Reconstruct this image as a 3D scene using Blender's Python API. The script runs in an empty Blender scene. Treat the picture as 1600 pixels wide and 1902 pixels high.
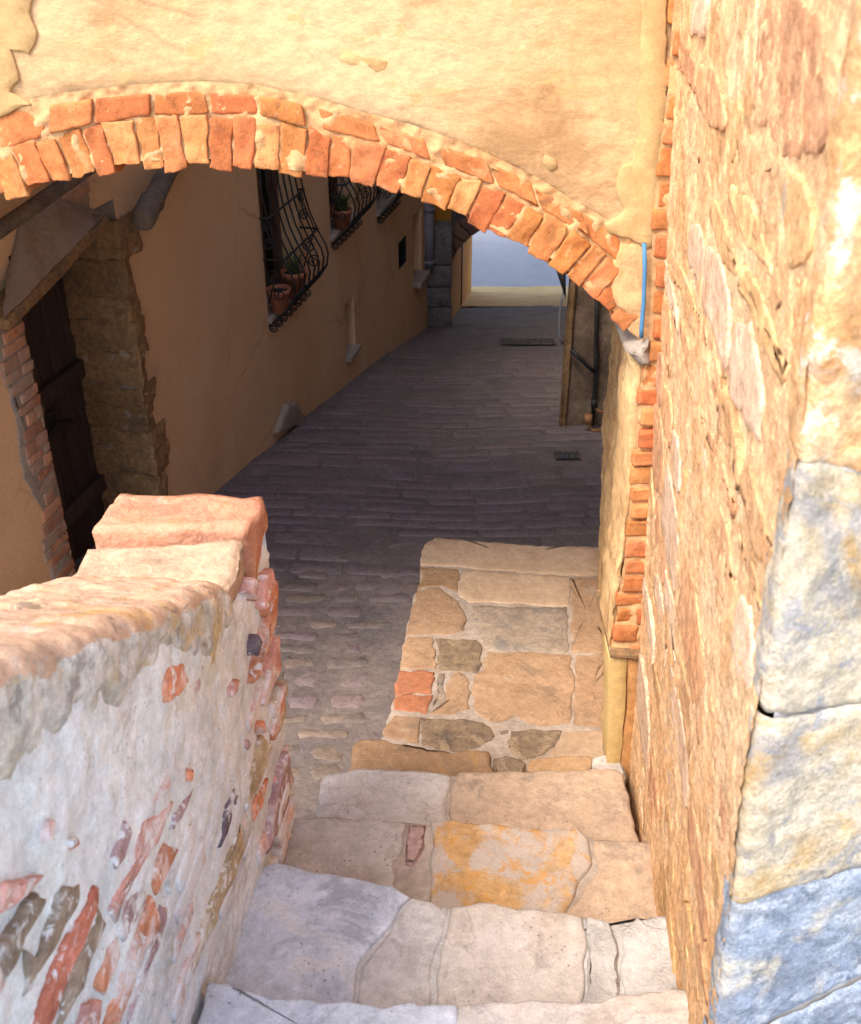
import bpy, bmesh, math, random
from mathutils import Vector, Matrix, noise
random.seed(7)
R = math.radians
scene = bpy.context.scene
COL = scene.collection

# ------------------------------------------------------------------ camera
EYE = 6.0                      # eye height; every depth below is metres under the eye
PITCH = R(31.36)
FPX = 1971.0                   # focal length in pixels of the 1600 x 1902 photograph
CT, ST = math.cos(PITCH), math.sin(PITCH)
cam_d = bpy.data.cameras.new('camera')
cam = bpy.data.objects.new('camera', cam_d); COL.objects.link(cam)
cam.location = (0, 0, EYE)
cam.rotation_euler = (R(90) - PITCH, 0, 0)
cam_d.sensor_fit = 'VERTICAL'; cam_d.sensor_height = 24.0; cam_d.lens = FPX / 1902 * 24.0
cam_d.clip_start = 0.05; cam_d.clip_end = 500
scene.camera = cam
cam_d.dof.use_dof = True; cam_d.dof.focus_distance = 4.2; cam_d.dof.aperture_fstop = 4.5

# ------------------------------------------------------------------ sky, sun, exposure
SUN_EL, SUN_AZ = 52.0, 221.0   # azimuth of the sun itself, clockwise from +Y
world = bpy.data.worlds.new('World'); scene.world = world; world.use_nodes = True
wn = world.node_tree; wn.nodes.clear()
sky = wn.nodes.new('ShaderNodeTexSky'); sky.sky_type = 'NISHITA'; sky.sun_disc = False
sky.sun_elevation = R(SUN_EL); sky.sun_rotation = R(SUN_AZ)
sky.air_density = 1.0; sky.dust_density = 2.0
bg = wn.nodes.new('ShaderNodeBackground'); bg.inputs['Strength'].default_value = 0.15
wo = wn.nodes.new('ShaderNodeOutputWorld')
wn.links.new(sky.outputs[0], bg.inputs['Color']); wn.links.new(bg.outputs[0], wo.inputs['Surface'])
sd = bpy.data.lights.new('sun', 'SUN'); sd.energy = 1.15; sd.angle = R(26); sd.color = (1.0, 0.90, 0.76)
sun = bpy.data.objects.new('sun', sd); COL.objects.link(sun)
sdir = Vector((math.sin(R(SUN_AZ)) * math.cos(R(SUN_EL)), math.cos(R(SUN_AZ)) * math.cos(R(SUN_EL)), math.sin(R(SUN_EL))))
sun.rotation_euler = (-sdir).to_track_quat('-Z', 'Y').to_euler(); sun.location = sdir * 30
vs = scene.view_settings
vs.view_transform = 'Standard'; vs.look = 'None'; vs.gamma = 1.0; vs.use_curve_mapping = False
vs.exposure = 2.15
scene.cycles.max_bounces = 10; scene.cycles.diffuse_bounces = 6

# ------------------------------------------------------------------ helpers
def W(x, y, d): return Vector((x, y, EYE - d))          # d = depth under the eye
def ray(u, v):
    a, b = (u - 800) / FPX, (v - 951) / FPX
    return Vector((a, CT - b * ST, -(ST + b * CT)))
CAM = Vector((0, 0, EYE))
def hit(u, v, O, N):
    d = ray(u, v)
    return CAM + d * ((O - CAM).dot(N) / d.dot(N))
def lerp_tab(tab, x):
    if x <= tab[0][0]: return tab[0][1]
    for (a, fa), (b, fb) in zip(tab, tab[1:]):
        if x <= b: return fa + (fb - fa) * (x - a) / (b - a)
    return tab[-1][1]
def fr(p, s, o=4): return noise.fractal(Vector(p) * s, 1.0, 2.0, o)
def rnd(a, b): return random.uniform(a, b)

def origin(o):
    v = Vector((0, 0, 0))
    while o is not None: v += o.location; o = o.parent
    return v
def obj(name, verts, faces, mat, parent=None, smooth=True, loc=None):
    base = origin(parent)
    me = bpy.data.meshes.new(name)
    off = loc if (loc is not None and parent is None) else base
    me.from_pydata([tuple(Vector(v) - off) for v in verts], [], faces)
    me.materials.append(mat)
    if smooth:
        me.polygons.foreach_set('use_smooth', [True] * len(me.polygons))
    me.update()
    o = bpy.data.objects.new(name, me); COL.objects.link(o)
    if parent: o.parent = parent
    elif loc is not None: o.location = loc
    return o
def from_bm(name, bm, mat, parent=None, smooth=True):
    bm.normal_update()
    vs_ = [v.co.copy() for v in bm.verts]; bm.verts.index_update()
    fs = [[v.index for v in f.verts] for f in bm.faces]
    bm.free()
    return obj(name, vs_, fs, mat, parent, smooth)
def thing(name, label, cat, loc, group=None):
    o = bpy.data.objects.new(name, None); COL.objects.link(o); o.location = loc
    o.empty_display_size = .1
    return tag(o, label, cat, group)
def tag(o, label, cat, group=None):
    o['label'] = label; o['category'] = cat
    if group: o['group'] = group
    return o
def struct(o, kind='structure'):
    o['kind'] = kind; return o

class Frame:
    def __init__(s, O, U, V, N):
        s.O, s.U, s.V, s.N = Vector(O), Vector(U).normalized(), Vector(V).normalized(), Vector(N).normalized()
    def P(s, u, v, n=0.0): return s.O + s.U * u + s.V * v + s.N * n
    def px(s, u, v, n=0.0):
        p = hit(u, v, s.O + s.N * n, s.N) - s.O
        return (p.dot(s.U), p.dot(s.V))

def resample(pts, step, jit, seed, close=True):
    out = []
    n = len(pts)
    for i in range(n):
        a = Vector((*pts[i], 0)); b = Vector((*pts[(i + 1) % n], 0))
        L = (b - a).length; k = max(1, int(round(L / step)))
        for j in range(k):
            p = a.lerp(b, j / k)
            q = Vector((p.x * 18 + seed * 7.3, p.y * 18, seed)); q2 = q * 3.1
            out.append((p.x + jit * (noise.noise(q) + .45 * noise.noise(q2)), p.y + jit * (noise.noise(q + Vector((31.7, 9.1, 4))) + .45 * noise.noise(q2 + Vector((11.7, 5.1, 2))))))
    return out
def stone(name, pts, F, mat, parent, top=0.01, depth=0.08, bevel=0.008, step=0.05, jit=0.01, bump=0.003, rings=1, seed=None):
    """An irregular flat stone: outline in frame F, bevelled edge, gently uneven face."""
    if seed is None: seed = rnd(0, 100)
    # keep anticlockwise
    ar = sum(pts[i][0] * pts[(i + 1) % len(pts)][1] - pts[(i + 1) % len(pts)][0] * pts[i][1] for i in range(len(pts)))
    if ar < 0: pts = pts[::-1]
    b = resample(pts, step, jit, seed)
    n = len(b); cx = sum(p[0] for p in b) / n; cy = sum(p[1] for p in b) / n
    vs_, fs = [], []
    def ring(f, h, ins=0.0):
        for (x, y) in b:
            dx, dy = x - cx, y - cy; L = math.hypot(dx, dy) or 1e-6
            k = max(0.05, f - ins / L)
            X, Y = cx + dx * k, cy + dy * k
            hh = h
            if bump and h > 0: hh = h + bump * (noise.noise(Vector((X * 9 + seed, Y * 9, 0))) + .6 * noise.noise(Vector((X * 27 + seed, Y * 27, 3))))
            vs_.append(F.P(X, Y, hh))
    ring(1, -depth); ring(1, top - bevel); ring(1, top - bevel * .3, bevel * .35); ring(1, top, bevel)
    for r in range(rings): ring(1 - (r + 1) / (rings + 1), top)
    hh = top
    vs_.append(F.P(cx, cy, top + bump * noise.noise(Vector((cx * 9 + seed, cy * 9, 0)))))
    nr = 4 + rings
    for k in range(nr - 1):
        for i in range(n):
            j = (i + 1) % n
            fs.append((k * n + i, k * n + j, (k + 1) * n + j, (k + 1) * n + i))
    c = len(vs_) - 1
    for i in range(n): fs.append(((nr - 1) * n + i, (nr - 1) * n + (i + 1) % n, c))
    return obj(name, vs_, fs, mat, parent)
from mathutils.geometry import tessellate_polygon
def sheet(name, pts, F, m, parent, top=.02, depth=.03, step=.03, jit=.02, bevel=.004, seed=None, cell=.05, bump=.004):
    """a thin rendered patch of any outline, with a ragged edge and a gently uneven face"""
    if seed is None: seed = rnd(0, 100)
    ar = sum(pts[i][0] * pts[(i + 1) % len(pts)][1] - pts[(i + 1) % len(pts)][0] * pts[i][1] for i in range(len(pts)))
    if ar < 0: pts = pts[::-1]
    b = resample(pts, step, jit, seed); n = len(b)
    ins = []
    for i in range(n):
        a, c = Vector((*b[i - 1], 0)), Vector((*b[(i + 1) % n], 0)); t = (c - a).normalized()
        ins.append((b[i][0] - t.y * bevel, b[i][1] + t.x * bevel))
    bm = bmesh.new()
    V0 = [bm.verts.new(F.P(x, y, -depth)) for x, y in b]; V1 = [bm.verts.new(F.P(x, y, top - bevel)) for x, y in b]; V2 = [bm.verts.new(F.P(x, y, top)) for x, y in ins]
    for A, B in ((V0, V1), (V1, V2)):
        for i in range(n): bm.faces.new((A[i], A[(i + 1) % n], B[(i + 1) % n], B[i]))
    tris = [bm.faces.new([V2[i] for i in t]) for t in tessellate_polygon([[Vector((x, y, 0)) for x, y in ins]])]
    for f in tris:
        if f.calc_area() > 0 and (f.normal_update() or True) and f.normal.dot(F.N) < 0: f.normal_flip()
    ring = set(V2)
    for _ in range(4):
        es = list({e for f in bm.faces for e in f.edges if e.calc_length() > cell and abs((e.verts[0].co - e.verts[1].co).dot(F.N)) < 1e-4 and all(len(f2.verts) == 3 for f2 in e.link_faces)})
        if not es: break
        bmesh.ops.subdivide_edges(bm, edges=es, cuts=1)
        bmesh.ops.triangulate(bm, faces=[f for f in bm.faces if len(f.verts) > 4 or (len(f.verts) == 4 and abs(f.normal.dot(F.N)) > .95)])
    for v in bm.verts:
        if (v.co - F.O).dot(F.N) > top - 1e-5: v.co += F.N * bump * (fr(v.co, 6, 3) + .5 * fr(v.co, 22, 2))
    return from_bm(name, bm, m, parent)
def hexa(name, c8, mat, parent, bevel=0.006, jit=0.004, sub=0, fq=14, seg=2):
    """A brick from its eight corners (bottom four anticlockwise, then top four)."""
    bm = bmesh.new()
    v = [bm.verts.new(p) for p in c8]
    for f in ((3, 2, 1, 0), (4, 5, 6, 7), (0, 1, 5, 4), (1, 2, 6, 5), (2, 3, 7, 6), (3, 0, 4, 7)):
        bm.faces.new([v[i] for i in f])
    bmesh.ops.recalc_face_normals(bm, faces=bm.faces[:])
    if sub: bmesh.ops.subdivide_edges(bm, edges=bm.edges[:], cuts=sub, use_grid_fill=True)
    if bevel:
        es = [e for e in bm.edges if len(e.link_faces) == 2 and e.calc_face_angle(0) > .5]
        bmesh.ops.bevel(bm, geom=es, offset=bevel, segments=seg, affect='EDGES', profile=.6)
    s = Vector((rnd(0, 50), rnd(0, 50), rnd(0, 50)))
    for w in bm.verts:
        w.co += noise.noise_vector(w.co * fq + s) * jit + noise.noise_vector(w.co * fq * 3 + s) * jit * .45 + (noise.noise_vector(w.co * fq * 7 + s) * jit * .3 if sub > 2 else Vector())
    return from_bm(name, bm, mat, parent)
def box(name, F, u0, u1, v0, v1, n0, n1, mat, parent, bevel=0.004, jit=0.0, sub=0, **k):
    P = F.P
    return hexa(name, [P(u0, v0, n0), P(u1, v0, n0), P(u1, v1, n0), P(u0, v1, n0), P(u0, v0, n1), P(u1, v0, n1), P(u1, v1, n1), P(u0, v1, n1)], mat, parent, bevel, jit, sub, **k)
def grid(name, nu, nv, fn, mat, parent=None, close_u=False, smooth=True, flip=False):
    vs_ = [fn(i / (nu - 1 if not close_u else nu), j / (nv - 1)) for j in range(nv) for i in range(nu)]
    fs = []
    for j in range(nv - 1):
        for i in range(nu if close_u else nu - 1):
            k = (i + 1) % nu
            f = (j * nu + i, j * nu + k, (j + 1) * nu + k, (j + 1) * nu + i)
            fs.append(f[::-1] if flip else f)
    return obj(name, vs_, fs, mat, parent, smooth)
def tube_geo(pts, r, n=6, caps=True):
    pts = [Vector(p) for p in pts]; vs_, fs = [], []
    up = Vector((.3, .2, 1)).normalized(); m = len(pts)
    rr = r if isinstance(r, (list, tuple)) else [r] * m
    for i, p in enumerate(pts):
        t = (pts[min(i + 1, m - 1)] - pts[max(i - 1, 0)]).normalized()
        a = t.cross(up)
        if a.length < 1e-3: a = t.cross(Vector((1, 0, 0)))
        a.normalize(); b = t.cross(a)
        for k in range(n):
            th = 2 * math.pi * k / n
            vs_.append(p + (a * math.cos(th) + b * math.sin(th)) * rr[i])
    for i in range(m - 1):
        for k in range(n):
            j = (k + 1) % n
            fs.append((i * n + k, i * n + j, (i + 1) * n + j, (i + 1) * n + k))
    if caps:
        fs.append(tuple(range(n))[::-1]); fs.append(tuple((m - 1) * n + k for k in range(n)))
    return vs_, fs
def tubes(name, paths, r, mat, parent, n=6):
    V, Fc = [], []
    for p in paths:
        a, b = tube_geo(p, r, n); o = len(V)
        V += a; Fc += [tuple(i + o for i in f) for f in b]
    return obj(name, V, Fc, mat, parent)
def lathe_geo(c, prof, n=20):
    vs_, fs = [], []
    for (r, z) in prof:
        for k in range(n):
            th = 2 * math.pi * k / n
            vs_.append(Vector(c) + Vector((r * math.cos(th), r * math.sin(th), z)))
    for i in range(len(prof) - 1):
        for k in range(n):
            j = (k + 1) % n
            fs.append((i * n + k, i * n + j, (i + 1) * n + j, (i + 1) * n + k))
    return vs_, fs

# ------------------------------------------------------------------ materials
vr = random.Random(3)
def mat(name, cols, s1=3.0, s2=30.0, fine=.35, rough=.92, rand=.12, hue=.0, by_object=False, bump=.5, bdist=.004, bscale=45.0,
        stains=(), specks=None, stretch=None, grain=.16, cracks=None, gain=1.0, spread=(.32, .68)):
    sc_ = lambda c: tuple(x * gain for x in c)
    cols = [sc_(c) for c in cols]; stains = [(sc_(t[0]),) + tuple(t[1:]) for t in stains]
    m = bpy.data.materials.new(name); m.use_nodes = True
    nt = m.node_tree; N, L = nt.nodes, nt.links; N.clear()
    out = N.new('ShaderNodeOutputMaterial'); bs = N.new('ShaderNodeBsdfPrincipled')
    L.new(bs.outputs[0], out.inputs[0])
    bs.inputs['Roughness'].default_value = rough
    bs.inputs['Specular IOR Level'].default_value = .25
    geo = N.new('ShaderNodeNewGeometry'); oi = N.new('ShaderNodeObjectInfo')
    mp = N.new('ShaderNodeMapping')
    if stretch: mp.inputs['Scale'].default_value = stretch
    L.new(geo.outputs['Position'], mp.inputs['Vector'])
    vec = mp.outputs[0]
    def nz(scale, detail=6, r=.62, off=0, dist=0.0):
        n = N.new('ShaderNodeTexNoise'); n.inputs['Scale'].default_value = scale
        n.inputs['Detail'].default_value = detail; n.inputs['Roughness'].default_value = r
        n.inputs['Distortion'].default_value = dist
        if off:
            a = N.new('ShaderNodeVectorMath'); a.operation = 'ADD'; a.inputs[1].default_value = (off, off * 1.7, -off)
            L.new(vec, a.inputs[0]); L.new(a.outputs[0], n.inputs['Vector'])
        else: L.new(vec, n.inputs['Vector'])
        return n.outputs[0]
    def ramp(src, stops):
        r = N.new('ShaderNodeValToRGB'); cr = r.color_ramp
        while len(cr.elements) < len(stops): cr.elements.new(.5)
        for e, (p, c) in zip(cr.elements, stops):
            e.position = p; e.color = (*c, 1) if len(c) == 3 else c
        L.new(src, r.inputs[0]); return r.outputs[0]
    def mix(a, b, fac, mode='MIX'):
        x = N.new('ShaderNodeMix'); x.data_type = 'RGBA'; x.blend_type = mode
        for s, i in ((fac, 0), (a, 6), (b, 7)):
            if hasattr(s, 'links') or hasattr(s, 'is_linked'): L.new(s, x.inputs[i])
            elif i == 0: x.inputs[0].default_value = s
            else: x.inputs[i].default_value = (*s, 1)
        return x.outputs[2]
    n1 = nz(s1)
    k = len(cols); lo, hi = spread
    stops = [(lo + (hi - lo) * i / max(1, k - 1), c) for i, c in enumerate(cols)]
    if by_object:
        ad = N.new('ShaderNodeMath'); ad.operation = 'MULTIPLY_ADD'; ad.inputs[1].default_value = .45
        L.new(n1, ad.inputs[0])
        md = N.new('ShaderNodeMath'); md.operation = 'MULTIPLY_ADD'; md.inputs[1].default_value = .55; md.inputs[2].default_value = 0
        L.new(oi.outputs['Random'], md.inputs[0]); L.new(md.outputs[0], ad.inputs[2])
        base = ramp(ad.outputs[0], [(.12 + .7 * i / max(1, k - 1), c) for i, c in enumerate(cols)])
    else:
        base = ramp(n1, stops)
    n2 = nz(s2, 8, .7, 3.3)
    f2 = ramp(n2, [(.3, (1 - fine,) * 3), (.7, (1 + fine * .6,) * 3)])
    col = mix(base, f2, 1.0, 'MULTIPLY')
    for (c, sc, th, wd, amt) in stains:
        s = nz(sc, 8, .68, sc * 1.3 + 5, .6)
        g = ramp(s, [(th - .035, (0, 0, 0)), (min(1, th - .035 + wd), (amt, amt, amt))])
        col = mix(col, c, g)
    if cracks:
        c, sc, amt = cracks
        wv = N.new('ShaderNodeVectorMath'); wv.operation = 'MULTIPLY_ADD'; wv.inputs[1].default_value = (.22, .22, .22)
        nn_ = N.new('ShaderNodeTexNoise'); nn_.inputs['Scale'].default_value = sc * 2.2; nn_.inputs['Detail'].default_value = 6
        L.new(vec, nn_.inputs['Vector']); L.new(nn_.outputs[1], wv.inputs[0]); L.new(vec, wv.inputs[2])
        v = N.new('ShaderNodeTexVoronoi'); v.feature = 'DISTANCE_TO_EDGE'; v.inputs['Scale'].default_value = sc
        L.new(wv.outputs[0], v.inputs['Vector'])
        a = ramp(v.outputs['Distance'], [(.004, (amt,) * 3), (.014, (0, 0, 0))])
        g2 = ramp(nz(sc * .6, 4, .6, 17), [(.50, (0, 0, 0)), (.58, (1, 1, 1))])
        col = mix(col, c, mix(a, g2, 1.0, 'MULTIPLY'))
    if specks:
        c, sc, amt = specks
        v = N.new('ShaderNodeTexVoronoi'); v.inputs['Scale'].default_value = sc
        L.new(vec, v.inputs['Vector'])
        a = ramp(v.outputs['Distance'], [(.08, (amt,) * 3), (.22, (0, 0, 0))])
        g2 = ramp(nz(sc * .12, 4, .6, 11), [(.45, (0, 0, 0)), (.6, (1, 1, 1))])
        col = mix(col, c, mix(a, g2, 1.0, 'MULTIPLY'))
    col = mix(col, ramp(nz(s2 * 5, 4, .75, 21), [(.32, (1 - grain,) * 3), (.66, (1 + grain * .6,) * 3)]), 1.0, 'MULTIPLY')
    hs = N.new('ShaderNodeHueSaturation')
    for sock, amt, k2 in (('Value', rand, 1.0), ('Hue', hue, 7.13)):
        if amt:
            a = N.new('ShaderNodeMath'); a.operation = 'MULTIPLY'; a.inputs[1].default_value = k2
            L.new(oi.outputs['Random'], a.inputs[0])
            fc = N.new('ShaderNodeMath'); fc.operation = 'FRACT'; L.new(a.outputs[0], fc.inputs[0])
            mr = N.new('ShaderNodeMapRange'); ctr = 1.0 if sock == 'Value' else .5
            mr.inputs[3].default_value = ctr - amt; mr.inputs[4].default_value = ctr + amt
            L.new(fc.outputs[0], mr.inputs[0]); L.new(mr.outputs[0], hs.inputs[sock])
    L.new(col, hs.inputs['Color']); L.new(hs.outputs[0], bs.inputs['Base Color'])
    if bump:
        bscale *= vr.uniform(.7, 1.6)
        pm_ = N.new('ShaderNodeMapRange'); pm_.inputs[1].default_value = .40; pm_.inputs[2].default_value = .62; pm_.inputs[3].default_value = bump * .25; pm_.inputs[4].default_value = bump * 1.25
        L.new(nz(s1 * 1.7, 5, .6, 31), pm_.inputs[0])
        b1 = N.new('ShaderNodeBump'); b1.inputs['Strength'].default_value = bump; b1.inputs['Distance'].default_value = bdist
        L.new(pm_.outputs[0], b1.inputs['Strength']); L.new(nz(bscale, 10, .72, 7), b1.inputs['Height'])
        b2 = N.new('ShaderNodeBump'); b2.inputs['Strength'].default_value = bump * .6; b2.inputs['Distance'].default_value = bdist * 3
        L.new(nz(bscale * .22, 6, .6, 2), b2.inputs['Height']); L.new(b2.outputs[0], b1.inputs['Normal'])
        L.new(b1.outputs[0], bs.inputs['Normal'])
    return m

M = {}
M['plaster'] = mat(gain=0.74, name='sunlit yellow plaster', stretch=(1, 1, 1.9), cracks=((.30, .19, .1), 1.3, .6), cols=[(.60, .38, .175), (.69, .46, .24), (.73, .51, .285)], s1=1.6, s2=22, fine=.2, rand=0, bump=.55, bdist=.005, bscale=34,
                   stains=[((.42, .24, .11), 1.7, .54, .10, .85), ((.62, .40, .17), 5.5, .62, .05, .7)], specks=((.40, .22, .09), 30, .6))
M['patch'] = mat(gain=0.80, name='ochre repair render', cols=[(.52, .33, .14), (.58, .38, .17), (.46, .29, .13)], s1=4, s2=40, fine=.18, rand=.03, bump=.4, bdist=.004)
M['brick'] = mat(gain=0.72, name='old orange brick', cols=[(.56, .165, .05), (.64, .22, .07), (.65, .255, .09), (.59, .185, .055), (.67, .30, .12)], s1=7, s2=34, fine=.35, rand=.14, hue=.008, by_object=True, bump=.9, bdist=.006, bscale=38,
                 stains=[((.64, .36, .16), 8, .62, .10, .7), ((.64, .38, .19), 26, .63, .06, .55), ((.25, .12, .06), 13, .64, .06, .6)], specks=((.2, .09, .05), 60, .6))
M['arch_mortar'] = mat(gain=0.80, name='sandy arch mortar', cols=[(.60, .31, .13), (.66, .40, .19), (.62, .35, .16)], s1=6, s2=40, fine=.25, rand=.05, bump=.9, bdist=.006, bscale=30)
M['grey_mortar'] = mat(gain=0.55, name='grey lime mortar', cols=[(.50, .42, .34), (.58, .50, .41), (.45, .36, .28)], s1=8, s2=50, fine=.25, rand=.1, bump=.9, bdist=.006)
M['reveal'] = mat('flaking passage plaster', [(.42, .25, .11), (.56, .35, .16), (.62, .44, .22)], 5, 30, .3, rand=.05, bump=1, bdist=.008, bscale=26,
                  stains=[((.30, .17, .08), 6, .6, .06, .7)], specks=((.16, .1, .06), 40, .7))
M['house'] = mat('brown ochre house plaster', [(.60, .36, .195), (.66, .42, .235), (.62, .395, .235)], 1.1, 60, .12, cracks=((.34, .22, .14), 1.1, .5), rand=0, bump=.35, bdist=.003, bscale=70,
                 stains=[((.44, .28, .18), 1.6, .58, .14, .5), ((.68, .50, .34), 3.0, .62, .08, .4)])
M['jamb'] = mat('weathered brown jamb stone', [(.19, .105, .05), (.27, .155, .07), (.16, .10, .055)], 7, 40, .45, rand=.14, bump=1, bdist=.008, bscale=30,
                stains=[((.34, .27, .20), 10, .64, .05, .6)], specks=((.07, .05, .035), 50, .8))
M['jamb_grey'] = mat('grey jamb mortar', [(.24, .19, .15), (.30, .24, .19)], 7, 50, .3, rand=.1, bump=.8, bdist=.005)
M['jamb_brick'] = mat(gain=0.90, name='thin jamb brick', cols=[(.34, .21, .15), (.46, .19, .10), (.38, .28, .21), (.50, .21, .10)], s1=9, s2=40, fine=.3, rand=.15, by_object=True, bump=.8, bdist=.004)
M['hood'] = mat('grey brown hood render', [(.24, .17, .12), (.28, .20, .145), (.22, .155, .11)], 5, 40, .2, rand=.03, bump=.5, bdist=.004, stains=[((.5, .44, .37), 12, .68, .03, .7)])
M['wood'] = mat('dark brown door wood', [(.035, .022, .020), (.055, .034, .030), (.07, .05, .045)], 9, 60, .4, rough=.7, rand=.2, bump=.5, bdist=.003, stretch=(6, 6, .6))
M['timber'] = mat('weathered grey timber', [(.10, .08, .07), (.17, .13, .10), (.22, .17, .13)], 9, 60, .4, rough=.85, rand=.1, bump=.7, bdist=.004, stretch=(1, 1, 1))
M['frame_wood'] = mat('red brown window wood', [(.09, .045, .03), (.13, .065, .04)], 9, 50, .3, rough=.6, rand=.1, bump=.3, bdist=.002)
M['iron'] = mat('black wrought iron', [(.012, .012, .014), (.03, .028, .028)], 20, 80, .3, rough=.55, rand=.1, bump=.3, bdist=.001)
M['terracotta'] = mat('terracotta pot clay', [(.36, .12, .06), (.44, .17, .09)], 8, 40, .2, rough=.8, rand=.1, bump=.3, bdist=.001)
M['soil'] = mat('dark potting soil', [(.02, .014, .01), (.04, .028, .02)], 30, 80, .4, rand=0)
M['leaf'] = mat('green grassy leaves', [(.05, .09, .02), (.09, .13, .035), (.12, .13, .05)], 9, 40, .2, rough=.6, rand=.2, bump=0)
M['sill'] = mat('pale stone sill', [(.27, .22, .18), (.33, .27, .22)], 8, 50, .25, rand=.05, bump=.6)
M['paving'] = mat(gain=0.82, name='purple grey paving stone', cols=[(.185, .145, .15), (.215, .17, .165), (.255, .20, .19), (.195, .15, .16), (.225, .165, .15)], s1=5, s2=34, fine=.4, rough=.85, rand=.12, hue=.008, by_object=True, bump=.9, bdist=.005, bscale=38,
                  stains=[((.30, .24, .20), 7, .66, .08, .5)], specks=((.05, .04, .05), 50, .6))
M['cobble'] = mat(gain=0.80, name='worn brown cobble', cols=[(.20, .155, .135), (.25, .19, .15), (.18, .15, .14), (.28, .20, .15)], s1=5, s2=30, fine=.4, rough=.85, rand=.12, by_object=True, bump=.9, bdist=.006, bscale=32,
                  stains=[((.32, .24, .175), 6, .58, .1, .6)], specks=((.06, .045, .045), 45, .6))
M['floor_bed'] = mat(gain=0.85, name='dusty joint bedding', cols=[(.16, .13, .125), (.21, .17, .155), (.14, .12, .12)], s1=2.2, s2=26, fine=.35, rand=0, bump=.9, bdist=.008, bscale=24)
M['passage_glow'] = mat(gain=1.00, name='gateway paving tinted with sun glow', cols=[(.66, .39, .13), (.72, .46, .18), (.56, .31, .10)], s1=3, s2=26, fine=.3, rand=.1, bump=.8, bdist=.008, stretch=(1, 4, 1))  # warm sun glow at the passage end, put into the floor colour
M['asphalt'] = mat(gain=0.66, name='pale blue grey asphalt', cols=[(.50, .455, .43), (.58, .53, .50), (.53, .485, .46)], s1=1.0, s2=60, fine=.16, rand=0, bump=.5, bdist=.004)
M['earth'] = mat('dry ground', [(.2, .16, .11), (.28, .22, .15)], .5, 8, .3, rand=0)
M['gate_wall'] = mat('orange gateway plaster', [(.55, .23, .035), (.62, .28, .05)], 2, 40, .15, rand=0, bump=.4)
M['dark_wall'] = mat('dark gateway masonry', [(.07, .055, .05), (.12, .09, .075)], 4, 30, .4, rand=.2, bump=.9, bdist=.008)  # dark brown masonry tones, mixed by noise
M['dark_brick'] = mat('dark gateway brick', [(.13, .07, .05), (.18, .09, .06), (.10, .06, .05)], 6, 30, .3, rand=.25, by_object=True, bump=.8)  # dark red brown tones, varied per brick
M['pier'] = mat('grey damp pier stone', [(.10, .09, .09), (.16, .14, .135), (.08, .07, .07)], 6, 30, .4, rand=.1, bump=.9, bdist=.008)
M['zinc'] = mat('dull zinc pipe', [(.16, .16, .18), (.22, .22, .24)], 5, 40, .2, rough=.5, rand=0, bump=.2)
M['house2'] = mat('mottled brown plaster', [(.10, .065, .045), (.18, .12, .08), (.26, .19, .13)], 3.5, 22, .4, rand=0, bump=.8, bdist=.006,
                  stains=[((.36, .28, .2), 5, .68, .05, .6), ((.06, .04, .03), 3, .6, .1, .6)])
M['copper'] = mat('tarnished copper pipe', [(.26, .12, .05), (.36, .18, .08)], 12, 60, .3, rough=.45, rand=.1, bump=.2)
M['blue'] = mat('blue plastic conduit', [(.05, .17, .33), (.07, .20, .36)], 6, 40, .1, rough=.5, rand=0, bump=.1)
M['rubber'] = mat('black cable', [(.015, .015, .016), (.02, .02, .02)], 6, 40, .1, rough=.5, rand=0, bump=0)
# parapet
M['para_mortar'] = mat(gain=1.00, name='whitish lime render', cols=[(.60, .59, .54), (.71, .705, .66), (.73, .73, .69), (.64, .62, .55)], s1=3.0, s2=24, fine=.22, rand=0, bump=1, bdist=.010, bscale=24,
                       stains=[((.36, .30, .22), 4.5, .60, .10, .55), ((.60, .50, .30), 3.2, .62, .08, .45)], specks=((.22, .18, .16), 55, .7))
M['coping'] = mat(gain=0.78, name='lichened coping stone', cols=[(.68, .43, .27), (.76, .52, .35), (.66, .40, .23)], s1=4, s2=26, fine=.28, rand=.05, bump=1, bdist=.010, bscale=26,
                  stains=[((.60, .34, .08), 8, .58, .08, .6), ((.16, .14, .12), 9, .60, .05, .7), ((.5, .47, .4), 11, .60, .05, .5)])
M['coping_grey'] = mat(gain=0.95, name='crusted coping face', cols=[(.54, .47, .36), (.64, .60, .53), (.42, .35, .25)], s1=7, s2=40, fine=.4, rand=.05, bump=1, bdist=.012, bscale=30,
                       stains=[((.62, .42, .14), 6, .58, .08, .6), ((.20, .17, .14), 14, .60, .06, .6)])
M['red_stone'] = mat(gain=0.82, name='pink red coping block', cols=[(.62, .25, .15), (.68, .33, .20), (.70, .40, .27)], s1=5, s2=30, fine=.25, rand=.04, bump=1, bdist=.010, bscale=30,
                     stains=[((.45, .20, .09), 12, .58, .06, .6), ((.66, .52, .40), 6, .62, .06, .5)])
M['tan_stone'] = mat(gain=0.70, name='tan coping block', cols=[(.66, .42, .25), (.70, .48, .32), (.62, .40, .26)], s1=5, s2=30, fine=.22, rand=.04, bump=.9, bdist=.008,
                     stains=[((.36, .28, .18), 10, .62, .05, .5)])
def bcol(name, c, **k):
    d = tuple(x * .72 for x in c); e = tuple(min(.9, x * 1.18 + .03) for x in c)
    kw = dict(s1=9, s2=40, fine=.35, rand=.06, bump=1, bdist=.006, bscale=36, stains=[((.74, .72, .68), 5, .54, .12, .8), ((.74, .72, .68), 24, .58, .06, .85)])
    kw.update(k)
    return mat(name, [d, c, e], **kw)
M['p_orange'] = bcol('orange brick in render', (.62, .25, .13))
M['p_red'] = bcol('red brick in render', (.52, .17, .10))
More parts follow.
